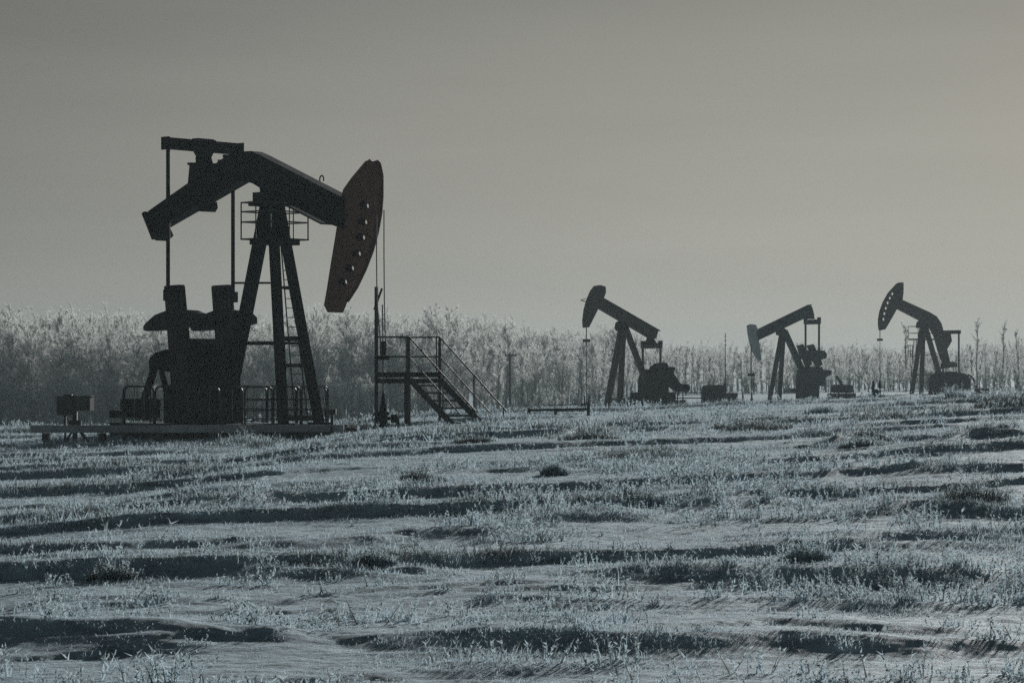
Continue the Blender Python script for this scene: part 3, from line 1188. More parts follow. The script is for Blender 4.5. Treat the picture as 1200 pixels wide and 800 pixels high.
def jack_three(f, root, Q, _):
    u, v, Z = f.u, f.v, Vector((0, 0, 1))
    m = MB()
    m.prism([Q(p, -.12) for p in [(648, 206), (655, 180), (676, 180), (682, 206)]], v * .24)
    m.build('equalizer_bearing', DKGREY, root)
    m = MB()
    m.prism([Q(p, -.22) for p in [(488, 288), (494, 262), (510, 255), (524, 262), (530, 288), (520, 296), (496, 296)]], v * .44)
    m.build('saddle_bearing', DKGREY, root)
    for (dx, l) in ((0, .55), (58, -.55)):
        m = MB()
        m.prism([Q((x + dx, y), l - .1) for x, y in [(588, 352), (618, 344), (626, 362), (668, 455), (640, 475), (622, 430)]], v * .2)
        ck = m.build('crank', DKGREY, root)
        if dx:
            w = [(655, 380), (700, 376), (735, 380), (750, 400), (745, 420), (718, 430), (690, 440), (665, 430)]
        else:
            w = [(612, 384), (640, 376), (672, 382), (676, 412), (650, 432), (622, 425)]
        m = MB()
        m.prism([Q(p, l - .22) for p in w], v * .44)
        m.build('counterweight', DKGREY, ck)
    m = MB()
    m.prism([Q(p, -.6) for p in [(640, 575), (645, 490), (670, 468), (720, 470), (742, 500), (740, 575)]], v * 1.2)
    m.build('gear_reducer', DKGREY, root)
    m = MB()
    m.prism([Q(p, -.5) for p in [(700, 478), (740, 486), (776, 490), (772, 512), (735, 530), (715, 560), (690, 560)]], v * .3)
    m.build('belt_cover', DKGREY, root)
    m = MB()
    m.prism([Q(p, -.5) for p in [(628, 672), (628, 575), (705, 575), (708, 672)]], v * 1.0)
    m.build('pedestal', DKGREY, root)
    m = MB()
    m.tube(Q((785, 590), -.6), Q((880, 590), -.6), .28, n=14)
    m.hexa(Q((830, 630), -.6), u * .9, v * .4, Z * .18)
    m.bar(Q((800, 520), -.6), Q((835, 572), -.6), .12, .14, v)
    m.build('motor', DKGREY, root)
    m = MB()
    for l in (-.7, .7):
        m.bar(Q((425, 672), l * .8), Q((895, 664), l), .2, .24, v)
    m.build('skid_base', DKGREY, root)
    m = MB()
    m.hexa(Q((580, 600), .9), u * .8, v * .4, Z * .16)
    m.build('concrete_pad', CONC, root)
    m = MB()
    for y in (600, 640):
        m.tube(Q((770, y), -1.2), Q((895, y), -1.2), .035, n=6)
    for x in (770, 812, 855, 895):
        m.tube(Q((x, 595), -1.2), Q((x, 668), -1.2), .04, n=6)
    m.build('guard_rail', RAIL, root)
    carrier_and_rod(f, root, 880.3, 404, 474, 439)


straight_pumpjack(920, 187, 33, 'grey straight-beam pumpjack with its pale horsehead lowered, third of the four from the left', 4.705, (810, 330),
                  [(318, 242), (336, 234), (358, 238), (368, 262), (374, 318), (380, 370), (387, 432), (380, 436), (360, 408), (344, 376), (330, 330), (322, 285)],
                  [(362, 272), (655, 130), (668, 140), (680, 188), (640, 196), (374, 322)],
                  (630, 705, 222), (380, 380),
                  [('front_leg', (500, 275), (428, 675), .05, .45, .22), ('front_leg', (510, 275), (485, 660), -.05, -.45, .22), ('rear_leg', (514, 272), (650, 575), 0, 0, .32)],
                  None, PALE, DKGREY, jack_three)


def jack_four():
    sc, off = 4.444, (1000, 320)
    f = Frame(1080, 230, 33, -1)
    u, v, Z = f.u, f.v, Vector((0, 0, 1))

    def Q(p, lat=0):
        return f.P(off[0] + p[0] / sc, off[1] + p[1] / sc, lat)
    g = f.at(0, 0, 0)
    root = empty('pumpjack', (g.x, g.y, gz(g.x, g.y)), 'bent-beam pumpjack with small holes along its raised horsehead, rightmost of the four', 'pumpjack', GP)
    M = TAN
    m = MB()
    beam = [(250, 136), (330, 172), (400, 204), (436, 226), (460, 262), (472, 310), (486, 380), (504, 460), (530, 462), (534, 486), (466, 498), (478, 470),
            (452, 395), (432, 325), (408, 282), (386, 264), (352, 244), (236, 184)]
    m.prism([Q(p, -.2) for p in beam], v * .4)
    bm_ = m.build('walking_beam', M, root)
    m = MB()
    m.hexa(Q((498, 478)), u * .55, v * .4, Z * .18)
    m.build('end_weight', M, bm_)
    m = MB()
    m.prism([Q(p, -.18) for p in [(466, 318), (508, 316), (514, 352), (492, 392), (478, 402)]], v * .36,
            [[Q(p, -.18) for p in [(478, 320), (486, 320), (486, 332), (478, 332)]]])
    m.build('equalizer_bracket', M, bm_)
    head = [(232, 54), (246, 48), (262, 48), (262, 100), (257, 138), (226, 190), (198, 240), (168, 292), (140, 298), (136, 272), (136, 240), (143, 200), (160, 152), (188, 102)]
    hc = [(207, 108), (194, 130), (183, 155), (173, 183), (166, 211), (161, 240)]
    holes = []
    for c in hc:
        holes.append([Q((c[0] + 9 * math.cos(t), c[1] + 9 * math.sin(t)), -.1) for t in np.linspace(0, 2 * math.pi, 9, endpoint=False)])
    m = MB()
    m.prism([Q(p, -.1) for p in head], v * .2, holes)
    m.build('horsehead', M, root)
    se = f.S(off[0] + 508 / sc)
    ez = Q((508, 307)).z
    hl = 78 / sc / (F / 230) / math.sin(R(33)) / 2 * .95
    m = MB()
    m.hexa(f.at(se, 0, ez), u * .14, v * hl, Z * .15)
    m.build('equalizer', M, root)
    for s in (-1, 1):
        m = MB()
        m.tube(f.at(se, s * (hl - .1), ez), f.at(se, s * (hl - .1), Q((0, 520)).z), .075, n=8)
        m.build('pitman_arm', M, root)
    for name, a, b, la, lb, w in (('front_leg', (358, 270), (300, 660), .1, .6, .26), ('front_leg', (366, 270), (352, 665), -.1, -.6, .26), ('rear_leg', (374, 275), (460, 570), 0, 0, .32)):
        m = MB()
        m.bar(Q(a, la), Q(b, lb), w, w, v)
        m.build(name, M, root)
    m = MB()
    m.prism([Q(p, -.25) for p in [(346, 285), (350, 255), (366, 244), (384, 258), (388, 285)]], v * .5)
    m.build('saddle_bearing', M, root)
    m = MB()
    m.bar(Q((325, 528), .3), Q((448, 528), 0), .1, .1)
    m.build('side_brace', M, root)
    m = MB()
    m.bar(Q((326, 430), 0), Q((440, 418), 0), .05, .05)
    m.build('side_brace', M, root)
    m = MB()
    zp = Q((355, 345)).z
    m.hexa(f.at(f.S(off[0] + 353 / sc), 0, zp), u * .85, v * .6, Z * .06)
    wp = m.build('work_platform', M, root)
    m = MB()
    s_c = f.S(off[0] + 353 / sc)
    cs = [f.at(s_c + a * .85, b * .6, zp) for a, b in ((-1, -1), (1, -1), (1, 1), (-1, 1))]
    for i in range(4):
        p, q = cs[i], cs[(i + 1) % 4]
        for h in (.5, 1.05):
            m.tube(p + Z * h, q + Z * h, .03, n=5)
        m.tube(p, p + Z * 1.05, .03, n=5)
    m.build('railing', RAIL, wp)
    m = MB()
    for x in (308, 322):
        m.tube(Q((x + 8, 345)), Q((x - 16, 655)), .03, n=5)
    for k in range(24):
        t = k / 24
        m.tube(Q((316 - 24 * t, 345 + 310 * t)), Q((330 - 24 * t, 345 + 310 * t)), .02, n=4)
    lad = m.build('ladder', RAIL, root)
    m = MB()
    for x in (286, 296, 308):
        m.tube(Q((x, 376), -.2), Q((x, 436), -.2), .03, n=5)
    for y in (376, 405, 434):
        m.tube(Q((282, y), -.2), Q((312, y), -.2), .03, n=5)
    m.build('ladder_cage', RAIL, lad)
    m = MB()
    gb = [(458, 640), (462, 560), (474, 528), (500, 512), (540, 512), (548, 522), (570, 520), (600, 530), (612, 560), (606, 600), (570, 618), (560, 640)]
    m.prism([Q(p, -.8) for p in gb], v * 1.6)
    m.tube(Q((556, 512), -.3), Q((556, 530), -.3), .1, n=8)
    m.build('gear_reducer', BLACK, root)
    m = MB()
    m.path([Q(p, -.9) for p in [(600, 528), (622, 545), (636, 580), (648, 615), (680, 620)]], .07, 6)
    m.build('belt_cover', BLACK, root)
    m = MB()
    m.hexa(Q((680, 632), -.4), u * .9, v * .5, Z * .22)
    m.tube(Q((640, 612), -.4), Q((700, 612), -.4), .22, n=12)
    m.build('motor', BLACK, root)
    m = MB()
    for l in (-.8, .8):
        m.bar(Q((290, 668), l * .7), Q((720, 655), l), .22, .3, v)
    m.hexa(Q((520, 648)), u * 1.0, v * .8, Z * .3)
    m.build('skid_base', BLACK, root)
    carrier_and_rod(f, root, 1031.2, 384, 462, 398)


jack_four()


# ------------------------------------------------------------------ small things between the distant pumpjacks
def low_fence():
    Y = 86
    p, q = at(619, 480.5, Y), at(691, 479, Y)
    root = empty('low_rail_fence', ((p.x + q.x) / 2, Y, gz((p.x + q.x) / 2, Y)), 'low dark rail fence on short posts left of the brown pumpjack', 'fence')
    m = MB()
    m.bar(p, q, .07, .07, (0, 1, 0))
    m.bar(at(637, 475, Y + .3), at(690, 473, Y + .3), .03, .03, (0, 1, 0))
    m.build('rail', RAIL, root)
    for px in (620, 651, 689.5):
        m = MB()
        a = at(px, 478 if px < 680 else 473, Y)
        m.bar(a, Vector((a.x, a.y, min(a.z - .6, gz(a.x, a.y) - .1))), .09, .09, (1, 0, 0))
        m.build('post', RAIL, root)


low_fence()


def equipment_shed():
    Y = 180
    g = at(844, 476, Y)
    root = empty('engine_skid', (g.x, g.y, gz(g.x, g.y)), 'hooded tank and square engine box on a skid between the two straight-beam pumpjacks', 'machine')
    m = MB()
    prof = [(823, 474), (823, 457), (825, 452), (830, 450.5), (848, 451), (851, 453.5), (852, 474)]
    m.prism([at(x, y, Y) for x, y in prof], (0, 1.3, 0))
    m.build('hood', DKGREY, root)
    m = MB()
    m.hexa(at(853, 468, Y - .9), (.58, 0, 0), (0, .5, 0), (0, 0, .42))
    m.hexa(at(846, 461, Y - .9), (.25, 0, 0), (0, .4, 0), (0, 0, .35))
    m.build('engine_box', DKGREY, root)
    m = MB()
    m.bar(at(820, 476, Y - .3), at(866, 477, Y - .3), 1.0, .18, (0, 1, 0))
    m.build('skid', RAIL, root)
    m = MB()
    m.tube(at(849, 456, Y - .9), at(849, 448, Y - .9), .05, n=8)
    m.build('exhaust_pipe', RAIL, root)


equipment_shed()


def valve_tree(px, Y, ytop, ybot, label, spikes):
    g = at(px, ybot, Y)
    z0 = gz(g.x, g.y)
    root = empty('wellhead', (g.x, g.y, z0), label, 'wellhead', 'distant wellheads')
    k = Y / F
    H = (ybot - ytop) * k
    m = MB()
    prof = [(0, .26), (.2, .3), (.34, .22), (.5, .16), (.7, .12)]
    m.path([Vector((g.x, g.y, g.z - .1 + h * H)) for h, r in prof], [r * H * .8 for h, r in prof], 12)
    m.build('casing_head', BLACK, root)
    for dx in spikes:
        m = MB()
        m.path([Vector((g.x + dx * k, g.y, g.z + H * .3)), Vector((g.x + dx * k, g.y, g.z + H * .75)), Vector((g.x + dx * k, g.y, g.z + H))], [.11 * H * .6, .1 * H * .6, .04 * H], 8)
        m.build('valve_stem', BLACK, root)
    m = MB()
    m.tube(Vector((g.x - 10 * k, g.y, g.z + H * .3)), Vector((g.x + 10 * k, g.y, g.z + H * .3)), .07 * H, n=8)
    m.build('flow_line', BLACK, root)


valve_tree(1027, 150, 446, 472, 'dark twin-stemmed wellhead left of the rightmost pumpjack', (-3.8, 3.8))
valve_tree(881, 185, 460, 476, 'wellhead under the lowered pale horsehead of the third pumpjack', (-10.5, 0))


valve_tree(688, 169, 464, 479, 'wellhead under the raised brown horsehead beside the low rail fence', (-3, 2))


def utility_pole():
    Y = 212
    p = at(597.5, 413, Y)
    z0 = gz(p.x, p.y)
    root = empty('utility_pole', (p.x, p.y, z0), 'thin wooden power pole with one crossarm right of the stair', 'pole')
    m = MB()
    m.tube((p.x, p.y, z0 - .2), p, .10, .065, n=10)
    m.build('pole_shaft', WOOD, root)
    m = MB()
    m.bar(at(591.5, 416.5, Y - .15), at(605, 416.5, Y - .15), .09, .11, (0, 1, 0))
    ca = m.build('crossarm', WOOD, root)
    m = MB()
    for x in (592.5, 596, 604):
        m.tube(at(x, 416, Y - .15), at(x, 413.8, Y - .15), .05, n=6)
    m.build('insulator', PALE, ca)


utility_pole()


def antenna_mast():
    Y = 205
    p = at(850, 390, Y)
    z0 = gz(p.x, p.y)
    root = empty('mast', (p.x, p.y, z0), 'very thin upright mast between the brown and the grey pumpjack', 'mast')
    m = MB()
    m.tube((p.x, p.y, z0 - .1), p, .04, .022, n=8)
    m.build('mast_pole', RAIL, root)
    m = MB()
    for y in (394, 399, 404):
        m.tube(at(848.5, y, Y), at(851.5, y, Y), .02, n=5)
    m.build('antenna_arm', RAIL, root)


antenna_mast()


# ------------------------------------------------------------------ trees
def ribbon_tris(P0, D, W, seed):
    """long thin triangles from P0 along D with base width W, turned at random"""
    r = np.random.default_rng(seed)
    n = len(P0)
    q = r.normal(size=(n, 3))
    s = np.cross(D, q)
    s /= np.linalg.norm(s, axis=1, keepdims=True) + 1e-9
    a = P0 - s * W[:, None] / 2
    b = P0 + s * W[:, None] / 2
    V = np.stack([a, b, P0 + D], 1).reshape(-1, 3)
    return V, np.arange(n * 3).reshape(-1, 3)


def tree_data(seed, H, spread, first, nb, up, ntw, rtw, multi=1):
    r = np.random.default_rng(seed)
    tr = MB()
    br = MB()
    tw0, twd, tww = [], [], []

    def limb(p, d, ln, rad, depth, mb, n):
        pts = [p]
        d = d / np.linalg.norm(d)
        k = 4
        for i in range(k):
            d = d + r.normal(0, .12, 3) + np.array([0, 0, up * .22])
            d /= np.linalg.norm(d)
            pts.append(pts[-1] + d * ln / k)
        mb.path([Vector(q) for q in pts], [rad * (1 - .8 * i / k) + .004 for i in range(k + 1)], n)
        return np.array(pts)
    tops = []
    for mtr in range(multi):
        lean = r.normal(0, .05 if multi == 1 else .16, 2)
        base = np.array([r.normal(0, .12 * (multi > 1)), r.normal(0, .12 * (multi > 1)), -.15])
        hh = H * (1 if mtr == 0 else r.uniform(.7, .98))
        tp = [base]
        for i in range(1, 9):
            t = i / 8
            tp.append(base + np.array([lean[0] * hh * t + r.normal(0, .03 * t * hh ** .5), lean[1] * hh * t + r.normal(0, .03 * t * hh ** .5), hh * t + .15]))
        rad = .016 * H ** .9 + .02
        if multi > 1:
            rad *= .55
        tr.path([Vector(p) for p in tp], [rad * (1 - .88 * i / 8) for i in range(9)], 6)
        tp = np.array(tp)
        nbm = nb // multi
        for i in range(nbm):
            t = first + (1 - first) * (i + r.random()) / nbm * .97
            x = t * 8
            j = min(7, int(x))
            p = tp[j] * (1 - x + j) + tp[j + 1] * (x - j)
            az = r.uniform(0, 2 * math.pi)
            el = R(r.uniform(18, 55)) + up * .25
            env = math.sin(math.pi * min(1, .18 + .82 * (1 - (t - first) / (1 - first + .01)))) ** .6 * .75 + .25
            ln = spread * env * r.uniform(.6, 1.15)
            d = np.array([math.cos(az) * math.cos(el), math.sin(az) * math.cos(el), math.sin(el)])
            pts = limb(p, d, ln, .012 * H ** .6 * (1 - t * .5), 1, br, 4)
            for q in range(4):
                a = pts[r.integers(1, 5)]
                d2 = (pts[-1] - pts[0]) / ln + r.normal(0, .55, 3)
                sp = limb(a, d2, ln * r.uniform(.3, .55), .008, 2, br, 3)
                tops.append(sp)
            tops.append(pts)
        tops.append(tp[5:])
    per = max(1, ntw // len(tops))
    for pts in tops:
        k = len(pts) - 1
        x = np.sqrt(r.random(per)) * k
        j = np.minimum(k - 1, x.astype(int))
        f_ = (x - j)[:, None]
        p = pts[j] * (1 - f_) + pts[j + 1] * f_
        dirn = (pts[-1] - pts[0])
        dirn = dirn / (np.linalg.norm(dirn) + 1e-6)
        d = dirn * .7 + r.normal(0, .6, (per, 3)) + np.array([0, 0, .25])
        d /= np.linalg.norm(d, axis=1, keepdims=True)
        ln = r.uniform(.16, .5, per) * (H / 8) ** .4
        tw0.append(p)
        twd.append(d * ln[:, None])
        tww.append(r.uniform(.5, 1.0, per) * rtw)
    V, T = ribbon_tris(np.concatenate(tw0), np.concatenate(twd), np.concatenate(tww), seed + 5)
    return tr, br, V, T


def mb_tris(mb):
    V = np.array(mb.v, dtype=np.float32)
    T = []
    for f_ in mb.f:
        for i in range(1, len(f_) - 1):
            T.append((f_[0], f_[i], f_[i + 1]))
    return V, np.array(T, dtype=np.int32)


PROTOS = {}


def proto(kind, seed, **kw):
    tr, br, V, T = tree_data(seed, **kw)
    bv, bt = mb_tris(br)
    tv, tt = mb_tris(tr)
    CV = np.concatenate([bv, V])
    CT = np.concatenate([bt, T + len(bv)])
    r = np.random.default_rng(seed)
    mi = np.concatenate([np.zeros(len(bt)), np.where(r.random(len(T)) < .68, 1, 2)]).astype(np.int32)
    PROTOS.setdefault(kind, []).append((tv, tt, CV, CT, mi, kw['H']))


for i in range(5):
    proto('bushy', 100 + i, H=8.6, spread=2.1, first=.14, nb=36, up=.5, ntw=7200, rtw=.052, multi=2 if i % 2 else 1)
for i in range(5):
    proto('slender', 200 + i, H=9.0, spread=1.45, first=.2, nb=36, up=.95, ntw=5200, rtw=.05)
for i in range(3):
    proto('spire', 300 + i, H=9.5, spread=.9, first=.15, nb=34, up=.9, ntw=2400, rtw=.045)
for i in range(4):
    proto('shrub', 400 + i, H=3.0, spread=1.15, first=.08, nb=30, up=.8, ntw=3400, rtw=.05, multi=3)

MESHES = {}


def tree(name, kind, k, loc, h, rot, label, cat, group):
    tv, tt, CV, CT, mi, H = PROTOS[kind][k]
    root = empty(name, loc, label, cat, group)
    key = (kind, k)
    if key not in MESHES:
        a = np_object('trunk', tv, tt, [BARK])
        b = np_object('crown', CV, CT, [RIMED, TWIG, TWIG2], mi)
        MESHES[key] = (a, b)
    else:
        a, b = (x.copy() for x in MESHES[key])
        COL.objects.link(a)
        COL.objects.link(b)
    a.parent = root
    b.parent = root
    s = h / H
    root.scale = (s * random.uniform(.9, 1.15), s * random.uniform(.9, 1.15), s)
    root.rotation_euler = (0, 0, rot)
    return root


def wood_depth(px):
    return float(np.interp(px, [-200, 0, 200, 450, 650, 850, 1000, 1400], [222, 224, 226, 232, 245, 262, 275, 290]))


def wood_top(px):
    """row of the wood's top edge in the photo"""
    xs = [-200, 0, 60, 120, 180, 240, 330, 380, 450, 520, 545, 600, 660, 720, 780, 840, 900, 960, 1020, 1080, 1140, 1180, 1400]
    ys = [366, 370, 368, 367, 369, 372, 372, 360, 368, 368, 366, 378, 384, 384, 398, 400, 400, 402, 402, 404, 400, 398, 398]
    return float(np.interp(px, xs, ys))


ZONES = [(160, 'left of the biggest pumpjack'), (420, 'directly behind the biggest pumpjack'), (690, 'between the biggest and the brown pumpjack'),
         (880, 'behind the brown pumpjack'), (1010, 'behind the grey pumpjack'), (9999, 'behind the rightmost pumpjack')]


def zone(px):
    for lim, s in ZONES:
        if px < lim:
            return s


def plant_wood():
    rows = [(0, 62), (5, 62), (11, 60), (18, 56), (26, 50)]
    for ri, (dd, n) in enumerate(rows):
        for i in range(n):
            px = -110 + (1420) * (i + random.uniform(.1, .9)) / n
            Y = wood_depth(px) + dd + random.uniform(-2.5, 2.5)
            X = (px - CX) * Y / F
            z = gz(X, Y)
            top = wood_top(px) + (13 if px < 700 else 6) + random.choice((0, 2, 5, 9, 14, 20)) + random.uniform(-5, 8) + (10 if ri < 2 else 0)
            h = max(3.5, CAM_Z + (HY - top) * Y / F - z)
            right = px > 780
            if right:
                kind = random.choices(('slender', 'spire', 'bushy'), (.42, .12, .46))[0]
            elif px > 430:
                kind = random.choices(('slender', 'spire', 'bushy'), (.55, .1, .35))[0]
            else:
                kind = random.choices(('slender', 'bushy'), (.25, .75))[0]
            k = random.randrange(len(PROTOS[kind]))
            word = {'bushy': 'bushy frosted bare tree', 'slender': 'slim frosted bare tree', 'spire': 'narrow spiky frosted bare tree'}[kind]
            lab = '%s in the wood %s' % (word, zone(px))
            tree('frosted_tree', kind, k, (X, Y, z), h, random.uniform(0, 6.28), lab, 'tree', lab.replace('tree', 'trees'))
    # frosted brush along the front of the wood
    for i in range(160):
        px = -90 + 1380 * ((i + random.random()) / 160) ** 1.25
        Y = wood_depth(px) - random.uniform(3, 9)
        X = (px - CX) * Y / F
        h = random.uniform(1.6, 3.6) if px < 500 else random.uniform(1.0, 2.3)
        lab = 'frosted shrub at the foot of the wood %s' % zone(px)
        tree('frosted_shrub', 'shrub', random.randrange(4), (X, Y, gz(X, Y)), h, random.uniform(0, 6.28), lab, 'shrub', lab.replace('shrub', 'shrubs'))
    # single trees that stand out above the wood
    for px, top, lab in ((1145, 376, 'tall narrow frosted tree above the wood, first to the right of the rightmost pumpjack'),
                         (1174, 380, 'tall narrow frosted tree standing between the rightmost pumpjack and the right picture edge'),
                         (1196, 388, 'tall frosted tree cut by the right edge of the picture'),
                         (1062, 382, 'tall thin frosted tree showing just left of the rightmost pumpjack\'s legs')):
        Y = wood_depth(px) - 4
        X = (px - CX) * Y / F
        z = gz(X, Y)
        tree('tall_tree', 'spire', random.randrange(3), (X, Y, z), CAM_Z + (HY - top) * Y / F - z, random.uniform(0, 6), lab, 'tree', None)
    # the wood's depth beyond the trees one can tell apart
    VV, TT, MI, off = [], [], [], 0
    r = np.random.default_rng(11)
    for i in range(480):
        px = -160 + 1520 * r.random()
        Y = wood_depth(px) + r.uniform(30, 75)
        X = (px - CX) * Y / F
        z = gz(X, Y)
        h = max(4, CAM_Z + (HY - wood_top(px) - (12 if px < 700 else 4) - r.uniform(0, 16)) * Y / F - z)
        kind = 'slender' if r.random() < .6 else 'bushy'
        tv, tt, CV, CT, mi, H = PROTOS[kind][r.integers(0, 5)]
        keep = np.arange(len(CT))
        keep = keep[(mi == 0) & (r.random(len(CT)) < .6) | (mi > 0) & (r.random(len(CT)) < .45)]
        s = h / H
        a = r.uniform(0, 6.28)
        Rm = np.array([[math.cos(a), -math.sin(a), 0], [math.sin(a), math.cos(a), 0], [0, 0, 1]]) * s
        for v_, t_, m_ in ((tv, tt, np.zeros(len(tt), int)), (CV, CT[keep], mi[keep])):
            used, inv = np.unique(t_, return_inverse=True)
            VV.append(v_[used] @ Rm.T + np.array([X, Y, z]))
            TT.append(inv.reshape(-1, 3) + off)
            MI.append(m_)
            off += len(used)
    o = np_object('distant_wood', np.concatenate(VV), np.concatenate(TT), [RIMED, TWIG, TWIG2], np.concatenate(MI))
    o['kind'] = 'stuff'


plant_wood()


# ------------------------------------------------------------------ frosted weeds and grass
def blades(bx, by, bz, hgt, wid, lean, r):
    n = len(bx)
    az = r.uniform(0, 2 * np.pi, n)
    la = r.uniform(0, 2 * np.pi, n)
    sx, sy = np.cos(az) * wid / 2, np.sin(az) * wid / 2
    ox, oy = np.cos(la) * lean * hgt, np.sin(la) * lean * hgt
    B = np.stack([bx, by, bz - .02], -1)
    S = np.stack([sx, sy, np.zeros(n)], -1)
    M = B + np.stack([ox * .3, oy * .3, hgt * .6], -1)
    T = B + np.stack([ox, oy, hgt * (1 - .3 * np.abs(lean))], -1)
    V = np.stack([B - S, B + S, M + S * .75, M - S * .75, T], 1).reshape(-1, 3)
    k = np.arange(n)[:, None] * 5
    F_ = np.concatenate([k + np.array([[0, 1, 2]]), k + np.array([[0, 2, 3]]), k + np.array([[3, 2, 4]])], 1).reshape(-1, 3)
    return V, F_


def forbs(n_side, bx, by, bz, hgt, r):
    """weed stems with frosted side twigs"""
    n = len(bx)
    la = r.uniform(0, 2 * np.pi, n)
    ln = r.uniform(.05, .9, n)
    tip = np.stack([bx + np.cos(la) * ln * hgt, by + np.sin(la) * ln * hgt, bz + hgt], -1)
    base = np.stack([bx, by, bz - .03], -1)
    D = tip - base
    P0, DD, W = [base], [D], [np.full(n, .011)]
    for k in range(n_side):
        t = r.uniform(.3, .98, n)[:, None]
        p = base + D * t
        d = r.normal(0, 1, (n, 3))
        d[:, 2] = np.abs(d[:, 2]) * .8 + .3
        d /= np.linalg.norm(d, axis=1, keepdims=True)
        P0.append(p)
        DD.append(d * (hgt * r.uniform(.10, .34, n))[:, None])
        W.append(np.full(n, .010))
    return ribbon_tris(np.concatenate(P0), np.concatenate(DD), np.concatenate(W) * 1.3, 77)


def plant_grass():
    r = np.random.default_rng(21)
    VV, TT, MI, off = [], [], [], 0
    for d0, d1, dens, nbl, hs, wid in ((11.5, 20, 210, 15, .054, .0055), (20, 32, 150, 14, .068, .0078), (32, 55, 62, 14, .085, .011), (55, 112, 16.0, 15, .125, .018), (112, 168, 3.0, 14, .13, .03)):
        area = .20 * (d1 ** 2 - d0 ** 2) * 1.25 + 3 * (d1 - d0)
        n = int(area * dens)
        Y = np.sqrt(r.uniform(d0 ** 2, d1 ** 2, n))
        X = r.uniform(-1, 1, n) * (.225 * Y + 1.0)
        _, G = ridge_z(X, Y)
        _, _, G2 = streaks(X, Y)
        G = np.maximum(G, G2 * .9)
        patch = fbm(X * .35, Y * .5, 6, 3) + .5 * vnoise(X * 2.2, Y * 2.2, 2)
        prob = np.clip(.16 + .12 * (d1 <= 32) + .8 * sstep(-.04, .34, patch) + G * 1.0, 0, 1)
        keep = r.random(n) < prob
        X, Y, G, patch = X[keep], Y[keep], G[keep], patch[keep]
        n = len(X)
        zz = ground_z(X, Y)
        hh = hs * (.34 + .8 * r.random(n) ** 2.5 + 1.9 * np.clip(G, 0, 1.2) * r.random(n) * (.35 + 1.3 * sstep(-.2, .3, fbm(X * .8, Y * .8, 1, 2))) + 1.0 * sstep(.15, .5, patch) * r.random(n))
        idx = np.repeat(np.arange(n), nbl)
        m = len(idx)
        rad = .03 + .75 * hh[idx] + .0015 * Y[idx]
        a = r.uniform(0, 2 * np.pi, m)
        q = np.sqrt(r.random(m)) * rad
        bx, by = X[idx] + np.cos(a) * q * 1.5, Y[idx] + np.sin(a) * q
        V, T = blades(bx, by, zz[idx], hh[idx] * r.uniform(.35, 1.25, m) * (1.1 - .6 * q / rad), np.full(m, wid) * r.uniform(.7, 1.3, m), r.uniform(.25, 1.5, m), r)
        VV.append(V)
        TT.append(T + off)
        dark = (r.random(n) < np.clip(.05 + .9 * np.clip(G - .2, 0, 1), 0, .8))[idx] & (r.random(m) < .8)
        MI.append(np.repeat(np.where(dark, 1, 0), 3))
        off += len(V)
    # bushy rimed weeds standing in clumps, mostly along the crests
    for d0, d1, n, ns, h0, h1 in ((12, 24, 1100, 18, .07, .19), (24, 45, 1350, 15, .08, .22), (45, 100, 2000, 9, .10, .28), (96, 165, 1100, 9, .16, .42)):
        Y = np.sqrt(r.uniform(d0 ** 2, d1 ** 2, n * 4))
        X = r.uniform(-1, 1, n * 4) * (.225 * Y + 1.0)
        _, G = ridge_z(X, Y)
        _, _, G2 = streaks(X, Y)
        G = np.maximum(G, G2)
        pr = .02 + .75 * sstep(.08, .5, fbm(X * .3 + 40, Y * .45, 3, 3)) + np.clip(G, 0, 1) * .75
        k = r.random(n * 4) < pr * .5
        X, Y = X[k], Y[k]
        hc = r.uniform(h0, h1, len(X)) * (.5 + .7 * r.random(len(X)) ** 2)
        ix = np.repeat(np.arange(len(X)), ns)
        m = len(ix)
        bx = X[ix] + r.normal(0, .8, m) * hc[ix]
        by = Y[ix] + r.normal(0, .35, m) * hc[ix]
        V, T = forbs(9, bx, by, ground_z(bx, by), hc[ix] * r.uniform(.45, 1.1, m), r)
        c = V.reshape(-1, 3, 3)
        mid = (c[:, 0] + c[:, 1]) / 2
        w = np.tile(np.maximum(1, Y[ix] / 26), 10)[:, None]       # rime thickens the stems
        c[:, 0] = mid + (c[:, 0] - mid) * w
        c[:, 1] = mid + (c[:, 1] - mid) * w
        VV.append(c.reshape(-1, 3))
        TT.append(T + off)
        MI.append((r.random(len(T)) < .15).astype(int))
        off += len(V)
    V, T, M = np.concatenate(VV), np.concatenate(TT), np.concatenate(MI)
    o = np_object('frosted_grass', V, T, [GRASS, STRAW], M)
    o['kind'] = 'stuff'
    print('grass tris', len(T))


plant_grass()


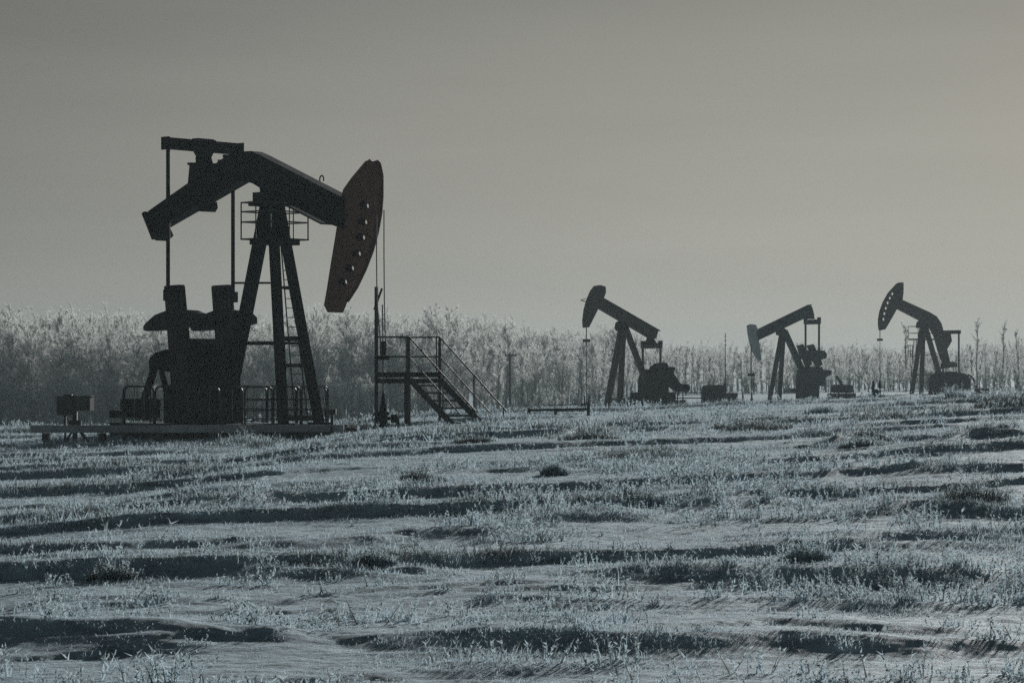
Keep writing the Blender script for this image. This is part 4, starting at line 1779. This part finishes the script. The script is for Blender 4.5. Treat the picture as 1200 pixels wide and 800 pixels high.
def weed_clump(px, py, w, h, dark, label, seed):
    X, Y = ground_hit(px, py)
    r = np.random.default_rng(seed)
    n = 520
    k = Y / F
    q = np.sqrt(r.random(n))
    a = r.uniform(0, 2 * np.pi, n)
    bx, by = X + np.cos(a) * q * w * k / 2, Y + np.sin(a) * q * w * k / 3
    hh = h * k * (1.15 - .7 * q) * r.uniform(.5, 1.1, n)
    V, T = blades(bx, by, ground_z(bx, by), hh, np.full(n, .008 + .00025 * Y), r.uniform(.1, .8, n), r)
    V2, T2 = forbs(9, bx[:70], by[:70], ground_z(bx[:70], by[:70]), hh[:70] * 1.15, r)
    c = np.array([X, Y, gz(X, Y)])
    M = np.concatenate([(r.random(len(T)) < dark).astype(int), (r.random(len(T2)) < dark * .5).astype(int)])
    o = np_object('weed_clump', np.concatenate([V, V2]) - c, np.concatenate([T, T2 + len(V)]), [GRASS, STRAW], M, loc=c)
    tag(o, label, 'weeds')


CL = [
    (1140, 598, 90, 30, .75, 'dark round weed clump on the snow near the right edge, below the rightmost pumpjack'),
    (690, 516, 78, 18, .8, 'dark weed clump on the rise below the raised brown horsehead'),
    (880, 506, 100, 18, .8, 'wide dark weed clump on the snow below the lowered pale horsehead'),
    (1045, 494, 90, 20, .7, 'dark weed clump below the twin-stemmed dark wellhead'),
    (1196, 483, 120, 26, .92, 'blackish brush clump on the mound at the right edge'),
    (1008, 528, 56, 16, .5, 'grey weed clump on the slope below the grey pumpjack, left of the round one'),
    (492, 566, 64, 16, .8, 'dark weed clump at the upper end of a long snow ridge below the stair'),
    (132, 680, 66, 24, .75, 'dark weed clump in the lower left of the field'),
    (966, 486, 46, 16, .1, 'frosted weed in front of the grey pumpjack\'s motor'),
    (1118, 470, 44, 20, .1, 'frosted weed in front of the rightmost pumpjack\'s gearbox'),
    (945, 672, 70, 30, .15, 'pale frosted weed clump on the crest in the lower right of the field'),
    (650, 556, 34, 22, .3, 'upright frosted weed in the middle of the field, below the low rail fence'),
    (285, 520, 110, 17, .25, 'low frosted weeds in front of the long grey barrier, under the big gearbox'),
    (440, 672, 56, 20, .4, 'rounded frosted weed clump left of centre in the lower field'),
    (553, 527, 50, 14, .8, 'small dark weed clump below the foot of the stair'),
]
for i, c in enumerate(CL):
    weed_clump(*c, 900 + i)
